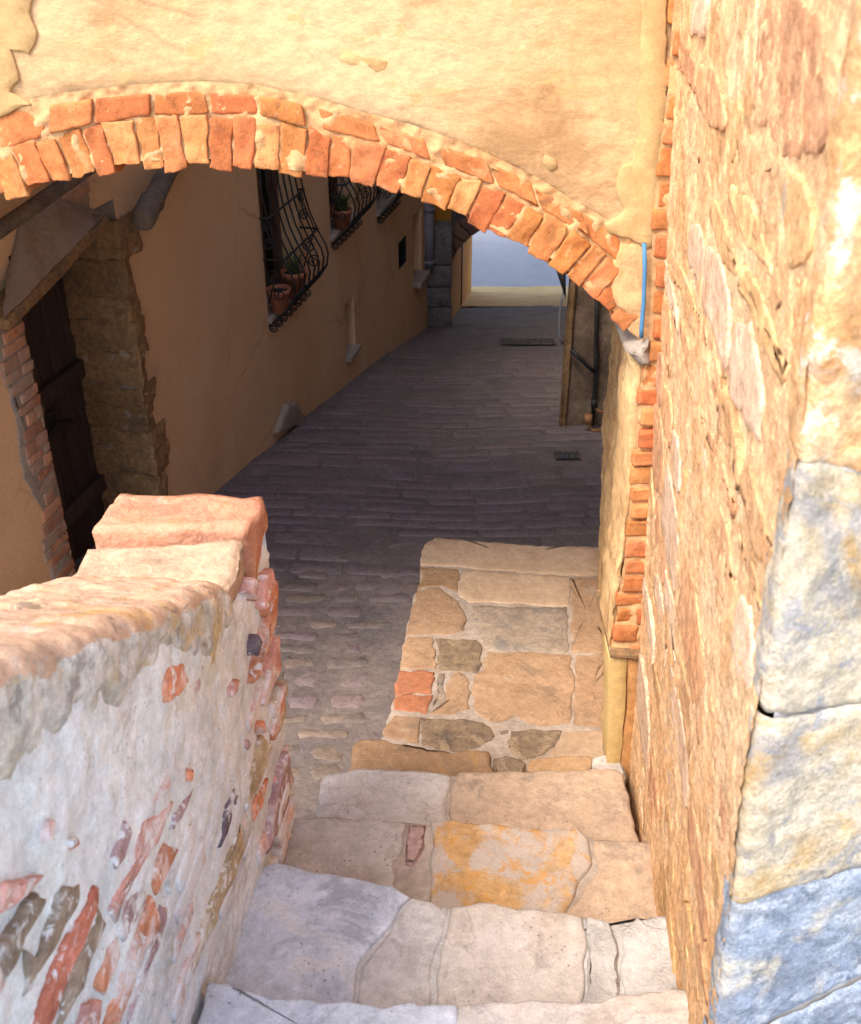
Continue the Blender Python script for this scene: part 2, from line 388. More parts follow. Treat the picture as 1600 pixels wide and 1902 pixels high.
M['p_pink'] = bcol('pink brick in render', (.64, .32, .25))
M['p_brown'] = bcol('brown stone in render', (.30, .22, .15))
M['p_mauve'] = bcol('mauve stone in render', (.40, .25, .23))
M['p_dark'] = bcol('dark purple stone in render', (.16, .12, .13))
M['p_ochre'] = bcol('ochre stone in render', (.48, .36, .20))
M['p_faint'] = bcol('brick ghosting through render', (.66, .40, .32), stains=[((.72, .70, .66), 6, .42, .14, .95), ((.70, .67, .62), 24, .52, .08, .8)])
M['p_fade'] = bcol('grey stone ghosting through render', (.46, .40, .35), stains=[((.72, .70, .66), 6, .42, .14, .95), ((.70, .67, .62), 24, .52, .08, .8)])
# steps
SPK = dict(specks=((.13, .11, .11), 48, .8), cracks=((.24, .19, .16), 3.1, .35))
M['st_blue_shade'] = mat(gain=0.98, name='blue shade tinted step stone', cols=[(.50, .52, .55), (.56, .58, .61), (.38, .41, .46)], s1=3.2, s2=30, fine=.25, rand=.04, bump=.8, bdist=.006, stains=[((.28, .29, .31), 5, .56, .1, .75), ((.62, .58, .53), 4, .58, .08, .6)], **SPK)  # bluish tint paints the skylit shade on the near treads
M['st_pale'] = mat(gain=0.88, name='pale step stone', cols=[(.52, .46, .40), (.60, .54, .48), (.50, .42, .34)], s1=4, s2=30, fine=.22, rand=.05, bump=.8, bdist=.006, stains=[((.32, .28, .25), 7, .60, .08, .6)], **SPK)
M['st_tan'] = mat(gain=0.86, name='tan step stone', cols=[(.48, .34, .23), (.58, .42, .29), (.44, .31, .22)], s1=4, s2=30, fine=.25, rand=.08, bump=.9, bdist=.006, stains=[((.28, .22, .17), 8, .59, .07, .65)], **SPK)
M['st_orange'] = mat(gain=0.82, name='lichen orange step stone', cols=[(.52, .30, .12), (.62, .38, .17), (.52, .42, .32)], s1=7, s2=34, fine=.3, rand=.04, bump=.9, bdist=.006, stains=[((.50, .43, .37), 6, .50, .07, .9), ((.62, .30, .06), 14, .60, .05, .7)])
M['st_mauve'] = mat('mauve pebble', [(.34, .22, .19), (.42, .28, .24)], 9, 40, .3, rand=.05, bump=.8)
M['st_mortar'] = mat(gain=0.82, name='dusty step mortar', cols=[(.46, .36, .28), (.54, .44, .35), (.42, .32, .25)], s1=4, s2=36, fine=.25, rand=.03, bump=1, bdist=.008, stains=[((.24, .19, .16), 9, .62, .05, .5)])
M['st_mortar_cool'] = mat('cool step mortar', [(.48, .45, .42), (.54, .51, .47), (.43, .39, .35)], 4, 36, .22, rand=.03, bump=1, bdist=.008, stains=[((.3, .27, .25), 9, .62, .05, .5)])
LM = dict(cracks=((.2, .15, .11), 4.2, .3), bump=.9, bdist=.006, bscale=34)
M['l_tan'] = mat(gain=0.74, name='landing tan slab', cols=[(.43, .255, .145), (.52, .33, .195), (.46, .28, .16)], s1=4, s2=28, fine=.28, rand=.07, stains=[((.27, .19, .13), 7, .60, .07, .6), ((.56, .44, .32), 6, .62, .08, .5)], specks=((.1, .08, .07), 48, .7), **LM)
M['l_pale'] = mat(gain=0.80, name='landing pale slab', cols=[(.52, .35, .22), (.58, .41, .27), (.49, .32, .19)], s1=4, s2=28, fine=.2, rand=.05, stains=[((.40, .22, .14), 5, .64, .06, .5)], **LM)
M['l_grey'] = mat(gain=0.80, name='landing grey slab', cols=[(.35, .265, .20), (.42, .325, .24), (.29, .225, .175)], s1=6, s2=34, fine=.35, rand=.06, stains=[((.20, .18, .17), 9, .56, .08, .7)], specks=((.1, .09, .09), 55, .8), **LM)
M['l_dark'] = mat(gain=0.85, name='landing dark stone', cols=[(.20, .14, .10), (.30, .21, .13), (.16, .12, .09)], s1=9, s2=40, fine=.4, rand=.08, stains=[((.44, .32, .2), 8, .56, .06, .7)], specks=((.07, .06, .05), 50, .8), **LM)
M['l_brown'] = mat(gain=0.80, name='landing brown stone', cols=[(.34, .20, .11), (.42, .26, .14), (.30, .19, .11)], s1=5, s2=30, fine=.3, rand=.08, stains=[((.48, .28, .10), 7, .6, .07, .5)], **LM)
M['l_brick'] = mat(gain=0.80, name='landing red brick', cols=[(.42, .15, .07), (.50, .20, .10), (.38, .14, .07)], s1=9, s2=40, fine=.3, rand=.08, stains=[((.5, .36, .25), 10, .64, .05, .6)], **LM)
M['l_orange'] = mat(gain=0.78, name='landing orange stone', cols=[(.50, .30, .15), (.58, .36, .19), (.46, .30, .18)], s1=6, s2=34, fine=.25, rand=.05, **LM)
# right wall
RW = dict(bump=1.0, bdist=.008, bscale=44, grain=.34)
M['rw_mortar'] = mat(gain=0.99, name='orange wall mortar', cols=[(.68, .37, .17), (.76, .46, .235), (.80, .54, .32)], s1=5, s2=30, fine=.45, rand=0, stains=[((.44, .23, .09), 6, .58, .08, .7), ((.40, .34, .28), 9, .66, .05, .6)], specks=((.3, .17, .08), 50, .7), **RW)
M['rw_tan'] = mat(gain=1.02, name='tan rubble stone', cols=[(.62, .325, .145), (.70, .40, .195), (.58, .29, .12)], s1=8, s2=34, fine=.45, rand=.10, hue=.01, stains=[((.38, .2, .09), 10, .58, .07, .7), ((.40, .36, .31), 9, .66, .05, .6)], specks=((.22, .13, .07), 50, .7), **RW)
M['rw_brown'] = mat(gain=1.02, name='brown rubble stone', cols=[(.52, .26, .125), (.60, .33, .17), (.47, .23, .11)], s1=8, s2=34, fine=.45, rand=.10, hue=.01, stains=[((.66, .45, .25), 9, .6, .06, .7)], **RW)
M['rw_pale'] = mat(gain=0.94, name='pale pink rubble stone', cols=[(.72, .46, .29), (.77, .54, .37), (.68, .42, .25)], s1=7, s2=34, fine=.4, rand=.08, stains=[((.5, .28, .13), 8, .6, .08, .6)], **RW)
M['rw_rough'] = mat(gain=0.98, name='rough orange limestone', cols=[(.58, .29, .11), (.68, .39, .18), (.74, .54, .34)], s1=8, s2=34, fine=.4, rand=.05, stains=[((.70, .62, .50), 9, .58, .06, .75), ((.40, .19, .07), 7, .60, .06, .6)], specks=((.3, .15, .06), 44, .8), **RW)
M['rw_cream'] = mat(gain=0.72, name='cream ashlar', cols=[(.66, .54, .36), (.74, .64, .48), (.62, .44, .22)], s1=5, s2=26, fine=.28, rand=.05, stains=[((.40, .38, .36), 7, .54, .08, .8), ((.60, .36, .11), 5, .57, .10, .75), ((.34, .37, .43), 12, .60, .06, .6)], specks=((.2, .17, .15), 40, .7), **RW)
M['rw_blue_shade'] = mat(gain=0.95, name='blue shade tinted ashlar', cols=[(.24, .29, .38), (.32, .37, .45), (.42, .44, .46)], s1=5, s2=30, fine=.35, rand=.05, stains=[((.66, .58, .42), 3.2, .55, .09, .75), ((.13, .16, .21), 9, .58, .07, .7), ((.50, .54, .60), 16, .58, .06, .6)], specks=((.1, .12, .16), 44, .7), **RW)  # blue cast of skylit parapet shade, put into the lower blocks' colour
M['rw_joint'] = mat('bluish ashlar joint', [(.44, .44, .45), (.52, .50, .47)], 6, 30, .2, rand=0, bump=.9)
M['base_y'] = mat(gain=0.80, name='yellow pier base', cols=[(.62, .40, .15), (.70, .50, .22)], s1=5, s2=36, fine=.2, rand=0, bump=.7, specks=((.4, .24, .1), 50, .5))
M['base_o'] = mat(gain=0.80, name='orange pier base', cols=[(.52, .25, .09), (.58, .29, .11)], s1=7, s2=40, fine=.3, rand=0, bump=.8, specks=((.25, .12, .06), 70, .7))

# ------------------------------------------------------------------ ground, road, alley floor
FLOOR = [(-5, 2.95), (2.6, 3.09), (4.6, 3.28), (5.77, 3.45), (7.37, 3.72), (9.5, 4.14), (12.1, 4.72), (15, 5.35), (15.5, 5.44), (60, 5.40)]
def zf(x, y):
    d = lerp_tab(FLOOR, y)
    return d + .014 * fr((x, y, 0), .9, 3) + .02 * math.exp(-((x - .1) / .5) ** 2) * (1 if 4.8 < y < 12 else 0)
g = obj('ground', [W(-150, -150, 7.0), W(150, -150, 7.0), W(150, 150, 7.0), W(-150, 150, 7.0)], [(0, 1, 2, 3)], M['earth']); struct(g)
rd = grid('road', 40, 40, lambda a, b: W(-20 + 40 * a, 15.42 + 15 * b, lerp_tab(FLOOR, 15.42 + 15 * b) - .006 + .01 * fr((a * 40, b * 14, 0), .4)), M['asphalt']); struct(rd)
af = grid('alley_floor', 70, 270, lambda a, b: W(-4.2 + 7.2 * a, -3 + 16.56 * b, zf(-4.2 + 7.2 * a, -3 + 16.56 * b) + .004 * fr((a * 7.2, b * 16.56, 2), 9)), M['floor_bed']); struct(af)
pf = grid('gateway_glow_floor', 24, 40, lambda a, b: W(-.2 + 3.4 * a, 13.5 + 1.98 * b, lerp_tab(FLOOR, 13.5 + 1.98 * b) - .006 + .012 * fr((a * 3.4, b * 9, 0), 2)), M['passage_glow']); struct(pf)  # floor strip whose tan colour carries the painted glow

# left house wall line (needed to clip the paving)
HO, HD = Vector((-2.10, 2.9, EYE)), Vector((.2221, .975, 0)).normalized()
HN = Vector((HD.y, -HD.x, 0))
HF = Frame(HO, HD, (0, 0, 1), HN)          # u along the wall, v = -depth, n out of the wall
def house_x(y): return -2.10 + .2278 * (y - 2.9)
def right_x(y): return lerp_tab([(2.9, .63), (4.65, .84), (4.66, 1.75), (7.36, 1.75), (7.37, 1.02), (12.2, 2.1)], y)
UP = Vector((0, 0, 1))
class FloorFrame:
    def P(s, u, v, n=0.0): return W(u, v, lerp_tab(FLOOR, v) + .014 * fr((u, v, 0), .9, 3) + .02 * math.exp(-((u - .1) / .5) ** 2) * (1 if 4.8 < v < 12 else 0) - n)
FF = FloorFrame()
rows = []
y = 4.75
while y < 12.0:
    h = rnd(.085, .20) * (1 + .2 * (y < 5.6))
    rows.append((y, h)); y += h + rnd(.006, .014)
pieces = []
for (y, h) in rows:
    x = house_x(y) + .03 + rnd(0, .15); xr = right_x(y + .05) - .02
    while x < xr - .08:
        w = min(rnd(.16, .55), xr - x)
        if random.random() < .88: pieces.append((x, y, w - rnd(.006, .016), h))
        x += w
def floor_geo(x, y, w, h):
    """cheap worn sett: eight-cornered outline, bevelled"""
    sag = lambda X: .05 * ((X - .2) / 1.2) ** 2 + .035 * noise.noise(Vector((X * 1.1, y * 1.3, 0))) + .012 * noise.noise(Vector((X * 4, y * 9, 2)))
    h *= rnd(.86, 1.06)
    c = min(.018, h * .25, w * .25) * rnd(.6, 1.2)
    b = [(x + c, y), (x + w * .5, y + rnd(-.006, .006)), (x + w - c, y), (x + w, y + c), (x + w, y + h - c), (x + w - c, y + h), (x + w * .5, y + h + rnd(-.006, .006)), (x + c, y + h), (x, y + h - c), (x, y + c)]
    b = [(p + rnd(-.005, .005), q + rnd(-.005, .005) + sag(p)) for p, q in b]
    t = rnd(-.001, .004); n = len(b); cx, cy = x + w / 2, y + h / 2 + sag(x + w / 2)
    V = [FF.P(p, q, -.03) for p, q in b] + [FF.P(p, q, t - .004) for p, q in b] + [FF.P(cx + (p - cx) * .93, cy + (q - cy) * .86, t + .001) for p, q in b] + [FF.P(cx, cy, t + rnd(0, .003))]
    Fc = []
    for k in range(2):
        for i in range(n):
            j = (i + 1) % n; Fc.append((k * n + i, k * n + j, (k + 1) * n + j, (k + 1) * n + i))
    Fc += [(2 * n + i, 2 * n + (i + 1) % n, 3 * n) for i in range(n)]
    return V, Fc
def clear_of(x, y, w, h, boxes):
    return not any(x < b1 and x + w > b0 and y < d1 and y + h > d0 for b0, b1, d0, d1 in boxes)
COVERS = [(.30, .66, 4.86, 5.28), (.86, 1.10, 6.55, 6.75)]
pieces = [p for p in pieces if clear_of(*p, COVERS)]
for p in pieces[:225]:
    V, Fc = floor_geo(*p); obj('paving_stone', V, Fc, M['paving'], af)
V, Fc = [], []
for p in pieces[225:]:
    a, b = floor_geo(*p); o = len(V); V += a; Fc += [tuple(i + o for i in f) for f in b]
struct(obj('paving_course', V, Fc, M['paving'], af), 'stuff')
# irregular cobbles beside the stair and landing
y = 2.35
while y < 4.75:
    h = rnd(.09, .15); x = -1.75 + rnd(0, .1)
    while x < .62:
        w = rnd(.14, .27)
        lx = lerp_tab([(2.3, -.45), (2.75, -.42), (3.0, -.22), (4.6, -.03), (4.62, .9)], y + h * .5) - .0
        if x + w < lx - .01 and random.random() < .86:
            c = .03
            pts = [(x + c, y + rnd(0, .02)), (x + w - c, y + rnd(0, .02)), (x + w - rnd(.01, .02), y + h * .5), (x + w - c, y + h - rnd(.01, .03)), (x + c, y + h - rnd(.01, .03)), (x + .01, y + h * .5)]
            stone('cobble', pts, FF, M['cobble'] if random.random() < (.9 if y < 3.5 else .45) else M['paving'], af, top=rnd(.000, .006), depth=.03, bevel=.008, step=.04, jit=.024, bump=.003, rings=0)
        x += w + rnd(.008, .03)
    y += h + rnd(.008, .02)

# ------------------------------------------------------------------ stone staircase
stair = thing('stone_staircase', 'worn pale stone steps going down beside the brick studded parapet to a tan slab landing', 'staircase', W(.1, 2.3, 3.05))
TR = [2.158, 2.338, 2.52, 2.70, 2.82]
def TF(d): return Frame(W(0, 0, d), (1, 0, 0), (0, 1, 0), (0, 0, 1))
def z7(pts): return [(400 + x / 1.7778, 1200 + y / 1.7778) for x, y in pts]
def z4(pts): return [(650 + x / 2.909, 950 + y / 2.909) for x, y in pts]
def slab(name, px, F, m, top=.0, depth=.15, bevel=.010, step=.024, jit=.012, bump=.006, rings=6):
    return stone(name, [F.px(u, v) for u, v in px], F, M[m], stair, top=top, depth=depth, bevel=bevel, step=step, jit=jit, bump=bump, rings=rings)
# treads above the frame, up to the terrace
for k, (y0, y1, d) in enumerate(((-.3, .22, 1.618), (.20, .64, 1.798), (.60, 1.06, 1.978))):
    F = TF(d); x0, x1 = -.9, .9
    slab_pts = [(x0, y0), (x1 - .8, y0), (x1 - .8 + rnd(-.1, .1), y1), (x0, y1 + rnd(-.02, .02))]
    stone('step_slab', slab_pts, F, M['st_blue_shade'], stair, top=0, depth=.19, bevel=.02, step=.08, jit=.02, rings=2)
    stone('step_slab', [(x1 - .79, y0), (x1, y0), (x1, y1), (x1 - .79, y1)], F, M['st_pale'], stair, top=-.004, depth=.19, bevel=.02, step=.08, jit=.02, rings=2)
# nearest tread in view
F = TF(TR[0])
A_EDGE = [(-30, 1105), (60, 1128), (180, 1152), (310, 1170), (440, 1168), (560, 1190), (625, 1172), (800, 1190), (900, 1165), (1020, 1167), (1180, 1170), (1290, 1170), (1345, 1140), (1600, 1125)]
slab('step_slab', z7(A_EDGE[:8] + [(800, 1450), (-80, 1450)]), F, 'st_blue_shade', depth=.2)
slab('step_slab', z7(A_EDGE[7:] + [(1620, 1450), (806, 1450)]), F, 'st_pale', top=-.003, depth=.2)
# second tread
F = TF(TR[1])
bed = z7([(60, 745), (200, 712), (330, 735), (520, 778), (590, 786), (640, 822), (770, 846), (870, 846), (1060, 857), (1120, 876), (1250, 889), (1330, 900), (1560, 880), (1650, 1240), (-60, 1240)])
slab('mortar_bed', bed, F, 'st_mortar_cool', top=-.014, depth=.19, bevel=.01)
slab('step_slab', z7([(70, 750), (200, 711), (300, 730), (400, 755), (520, 777), (590, 786), (640, 822), (600, 880), (540, 960), (470, 1040), (440, 1230), (-50, 1230), (10, 1000)]), F, 'st_blue_shade', depth=.18)
slab('step_slab', z7([(655, 822), (770, 846), (740, 980), (715, 1080), (705, 1230), (455, 1230), (480, 1045), (550, 965), (610, 885)]), F, 'st_mortar_cool', top=-.009, depth=.18)
slab('step_slab', z7([(782, 848), (870, 846), (1060, 857), (1120, 876), (1215, 888), (1225, 980), (1215, 1230), (722, 1230), (728, 1080), (752, 980)]), F, 'st_pale', top=-.002, depth=.18)
slab('step_slab', z7([(1228, 890), (1300, 905), (1330, 985), (1335, 1230), (1225, 1230), (1236, 980)]), F, 'st_mortar_cool', top=.002, depth=.18)
slab('step_slab', z7([(1345, 925), (1400, 890), (1425, 915), (1480, 925), (1560, 918), (1620, 1230), (1348, 1230)]), F, 'st_mortar_cool', top=-.002, depth=.18)
# third tread
F = TF(TR[2])
bed = z7([(200, 563), (330, 560), (560, 572), (720, 577), (770, 577), (1030, 597), (1200, 604), (1290, 640), (1460, 640), (1520, 960), (100, 900), (120, 690)])
slab('mortar_bed', bed, F, 'st_mortar', top=-.009, depth=.19, bevel=.01)
slab('step_slab', z7([(195, 562), (330, 560), (560, 572), (630, 578), (625, 640), (590, 740), (585, 870), (100, 850), (120, 690)]), F, 'st_pale', top=0, depth=.18)
slab('step_slab', z7([(642, 590), (695, 584), (690, 660), (660, 722), (632, 720)]), F, 'st_mauve', top=.003, depth=.06, bevel=.014)
slab('step_slab', z7([(716, 584), (770, 577), (1030, 597), (1200, 606), (1240, 640), (1245, 720), (1190, 820), (1130, 905), (700, 900), (712, 700)]), F, 'st_orange', top=.003, depth=.18)
slab('step_slab', z7([(1252, 632), (1300, 640), (1470, 645), (1520, 960), (1142, 905), (1202, 822), (1258, 722)]), F, 'st_tan', top=-.002, depth=.18)
# fourth tread
F = TF(TR[3])
slab('mortar_bed', z7([(345, 420), (480, 400), (800, 416), (1300, 402), (1330, 402), (1400, 700), (330, 620)]), F, 'st_mortar', top=-.015, depth=.35, bevel=.01)
slab('step_slab', z7([(352, 422), (420, 408), (490, 393), (560, 400), (700, 408), (782, 418), (766, 480), (770, 545), (765, 640), (325, 625), (335, 540)]), F, 'st_pale', top=0, depth=.36, bevel=.02)
slab('step_slab', z7([(800, 418), (900, 412), (1100, 410), (1300, 400), (1350, 420), (1420, 720), (1300, 700), (780, 650), (776, 540), (780, 470)]), F, 'st_tan', top=.002, depth=.36, bevel=.014)
# fifth, thin tread
F = TF(TR[4])
slab('step_slab', z4([(8, 1260), (55, 1217), (160, 1225), (300, 1245), (560, 1290), (760, 1285), (775, 1330), (780, 1490), (0, 1490)]), F, 'l_brown', top=0, depth=.28, bevel=.022)
slab('step_slab', z4([(782, 1335), (850, 1312), (900, 1320), (950, 1345), (955, 1480), (785, 1480)]), F, 'l_dark', top=-.002, depth=.28)
slab('step_slab', z4([(970, 1335), (1150, 1318), (1300, 1318), (1310, 1480), (962, 1480)]), F, 'l_orange', top=0, depth=.28)
slab('step_slab', z4([(1310, 1330), (1380, 1318), (1470, 1330), (1500, 1480), (1315, 1480)]), F, 'st_pale', top=.002, depth=.28)
# landing
LF = Frame(W(0, 2.97, 2.97), (1, 0, 0), (0, 1, -.045), (0, .045, 1))
slab('mortar_bed', z4([(455, 138), (600, 150), (1000, 182), (1330, 188), (1390, 1500), (100, 1430), (175, 1200), (240, 1000), (300, 670), (350, 440), (375, 415), (390, 240)]), LF, 'st_mortar', top=-.006, depth=.3, bevel=.012)
LS = [('l_pale', 0, [(455, 139), (600, 150), (1000, 184), (1350, 190), (1350, 345), (1100, 338), (820, 316), (600, 298), (388, 285), (390, 220), (415, 170)]),
      ('l_brown', -.002, [(385, 294), (597, 308), (585, 390), (572, 430), (500, 395), (425, 400), (374, 412)]),
      ('l_pale', 0, [(612, 312), (820, 326), (1185, 350), (1190, 480), (1180, 508), (900, 493), (640, 486), (590, 455), (590, 380)]),
      ('l_tan', 0, [(352, 440), (430, 408), (490, 408), (555, 460), (630, 540), (632, 600), (615, 655), (303, 665)]),
      ('l_grey', -.001, [(668, 505), (1175, 518), (1185, 750), (1150, 762), (900, 742), (725, 730), (690, 650), (655, 560)]),
      ('l_dark', .001, [(470, 682), (690, 695), (716, 722), (708, 830), (690, 870), (600, 858), (480, 852)]),
      ('l_tan', 0, [(303, 675), (455, 680), (468, 850), (268, 846)]),
      ('l_tan', .001, [(730, 756), (900, 756), (1190, 776), (1215, 900), (1190, 1145), (1050, 1160), (900, 1105), (790, 1140), (690, 1090), (665, 1040), (660, 900), (725, 850)]),
      ('l_brick', .002, [(262, 858), (456, 868), (444, 975), (252, 985)]),
      ('l_brick', .001, [(250, 992), (442, 984), (428, 1080), (234, 1072)]),
      ('l_grey', -.004, [(470, 872), (510, 870), (515, 1040), (470, 1050), (450, 1060)]),
      ('l_tan', -.001, [(525, 930), (560, 872), (600, 868), (640, 905), (648, 1060), (560, 1088), (440, 1090), (470, 1060), (520, 1045)]),
      ('l_dark', 0, [(385, 1112), (700, 1132), (772, 1170), (776, 1205), (710, 1275), (590, 1294), (390, 1262), (380, 1200)]),
      ('l_tan', 0, [(235, 1100), (378, 1110), (372, 1255), (200, 1212), (176, 1190)]),
      ('l_dark', -.001, [(880, 1188), (1000, 1172), (1140, 1186), (1128, 1240), (1060, 1300), (940, 1340), (870, 1305), (850, 1245)]),
      ('l_dark', -.004, [(815, 1180), (855, 1178), (850, 1205), (812, 1205)]),
      ('l_pale', 0, [(1150, 1188), (1380, 1172), (1400, 1400), (1070, 1400), (1075, 1310)]),
      ('l_tan', .003, [(1198, 356), (1360, 356), (1376, 760), (1206, 760)]),
      ('l_tan', .001, [(1222, 775), (1378, 770), (1398, 1165), (1206, 1152)])]
for m, t, px in LS:
    slab('landing_slab', z4(px), LF, m, top=t, depth=.06, bevel=.006, step=.022, jit=.016, bump=.004, rings=4)
# terrace the photographer stands on
tr = obj('terrace', [W(-.95, -6, 1.64), W(5, -6, 1.64), W(5, -.1, 1.64), W(-.95, -.1, 1.64), W(-.95, -6, 3.4), W(5, -6, 3.4), W(5, -.1, 3.4), W(-.95, -.1, 3.4)],
         [(0, 1, 2, 3), (0, 3, 7, 4), (0, 4, 5, 1), (1, 5, 6, 2), (2, 6, 7, 3)], M['st_mortar_cool'], smooth=False); struct(tr)

# ------------------------------------------------------------------ parapet beside the stair
par = thing('parapet_wall', 'low whitewashed parapet with orange bricks showing through and a pink stone end cap', 'parapet', W(-.63, 1.2, 3.1))
def xP(y): return -.44 + .12 * (y - 2.1) - .014 * max(0, min(1, (y - 1.85) / .25))
PF = Frame(W(-.44, 2.1, 0), (.12, 1, 0), (0, 0, 1), (1, -.12, 0))
def ztop(y): return 1.405 if y > 2.0 else 1.405 - .56 * (2.0 - y)
PW = .385
def par_body(a, b):
    # a: along the wall (0..1) ; b: round the section right face -> top -> left face
    y = -.9 + 3.22 * a
    zt = ztop(y) + .035 + (.05 if y > 2.0 else 0)
    xr, xl = xP(y), xP(y) - PW
    r = .05
    if b < .62:
        t = b / .62; p = W(xr, y, 3.25 - (3.25 - zt - r) * t); n = Vector((1, -.12, 0))
    elif b < .78:
        t = (b - .62) / .16
        x = xr - r * (1 - math.cos(min(1, t * 4) * math.pi / 2)) if t < .25 else xr - r - (PW - 2 * r) * (t - .25) / .5 if t < .75 else xl + r - r * math.sin((t - .75) * 4 * math.pi / 2)
        dz = r * math.sin(min(1, t * 4) * math.pi / 2) if t < .75 else r * math.cos((t - .75) * 4 * math.pi / 2)
        p = W(x, y, zt + r - dz); n = Vector((0, 0, 1))
    else:
        t = (b - .78) / .22; p = W(xl, y, zt + r + (3.3 - zt - r) * t); n = Vector((-1, 0, 0))
    d = .012 * fr(p, 2.6, 3) + .007 * fr(p, 8, 4) + .004 * fr(p, 28, 4)
    return p + n * d
bod = grid('render', 300, 300, par_body, M['para_mortar'], par, flip=True)
def par_end(a, b):
    y = 2.32; x = xP(y) - PW * a; p = W(x, y, 3.25 - (3.25 - 1.44) * b)
    return p + Vector((0, 1, 0)) * (.02 * fr(p, 5, 4))
grid('end_face', 24, 80, par_end, M['para_mortar'], par)
# sloped coping: a worn crust over the top and the upper edge of both faces
def par_cop(a, b):
    y = -.9 + 2.90 * a
    zt = ztop(y); xr, xl = xP(y), xP(y) - PW
    r = .045
    lowr = .15 + .09 * fr((y, 0, 3), 3.0, 4) ; lowl = .1
    L = [lowr, math.pi / 2 * r, PW - 2 * r, math.pi / 2 * r, lowl]; tot = sum(L); s = b * tot
    if s < L[0]:
        p = W(xr, y, zt + r + L[0] - s); n = Vector((1, 0, 0))
    elif s < L[0] + L[1]:
        th = (s - L[0]) / r; p = W(xr - r + r * math.cos(th), y, zt + r - r * math.sin(th)); n = Vector((math.cos(th), 0, math.sin(th)))
    elif s < sum(L[:3]):
        p = W(xr - r - (s - L[0] - L[1]), y, zt); n = Vector((0, 0, 1))
    elif s < sum(L[:4]):
        th = (s - sum(L[:3])) / r; p = W(xl + r - r * math.sin(th), y, zt + r - r * math.cos(th)); n = Vector((-math.sin(th), 0, math.cos(th)))
    else:
        p = W(xl, y, zt + r + s - sum(L[:4])); n = Vector((-1, 0, 0))
    edge = min(1, s / .09) * min(1, (tot - s) / .03) * min(1, (1.0 - a) / .01 + .2)
    d = -.020 + .030 * edge + .012 * fr(p, 4, 4) + .007 * fr(p, 20, 4)
    return p + n * d
cop = grid('coping', 300, 110, par_cop, M['coping'], par, flip=True)
cop.data.materials.append(M['coping_grey'])
for i, p in enumerate(cop.data.polygons):
    n_ = p.normal
    yy = p.center.y + par.location.y; zz = EYE - (p.center.z + par.location.z); xx = p.center.x + par.location.x
    if zz > ztop(yy) + .028 + .03 * noise.noise(p.center * 12) and xx > xP(yy) - .15: p.material_index = 1
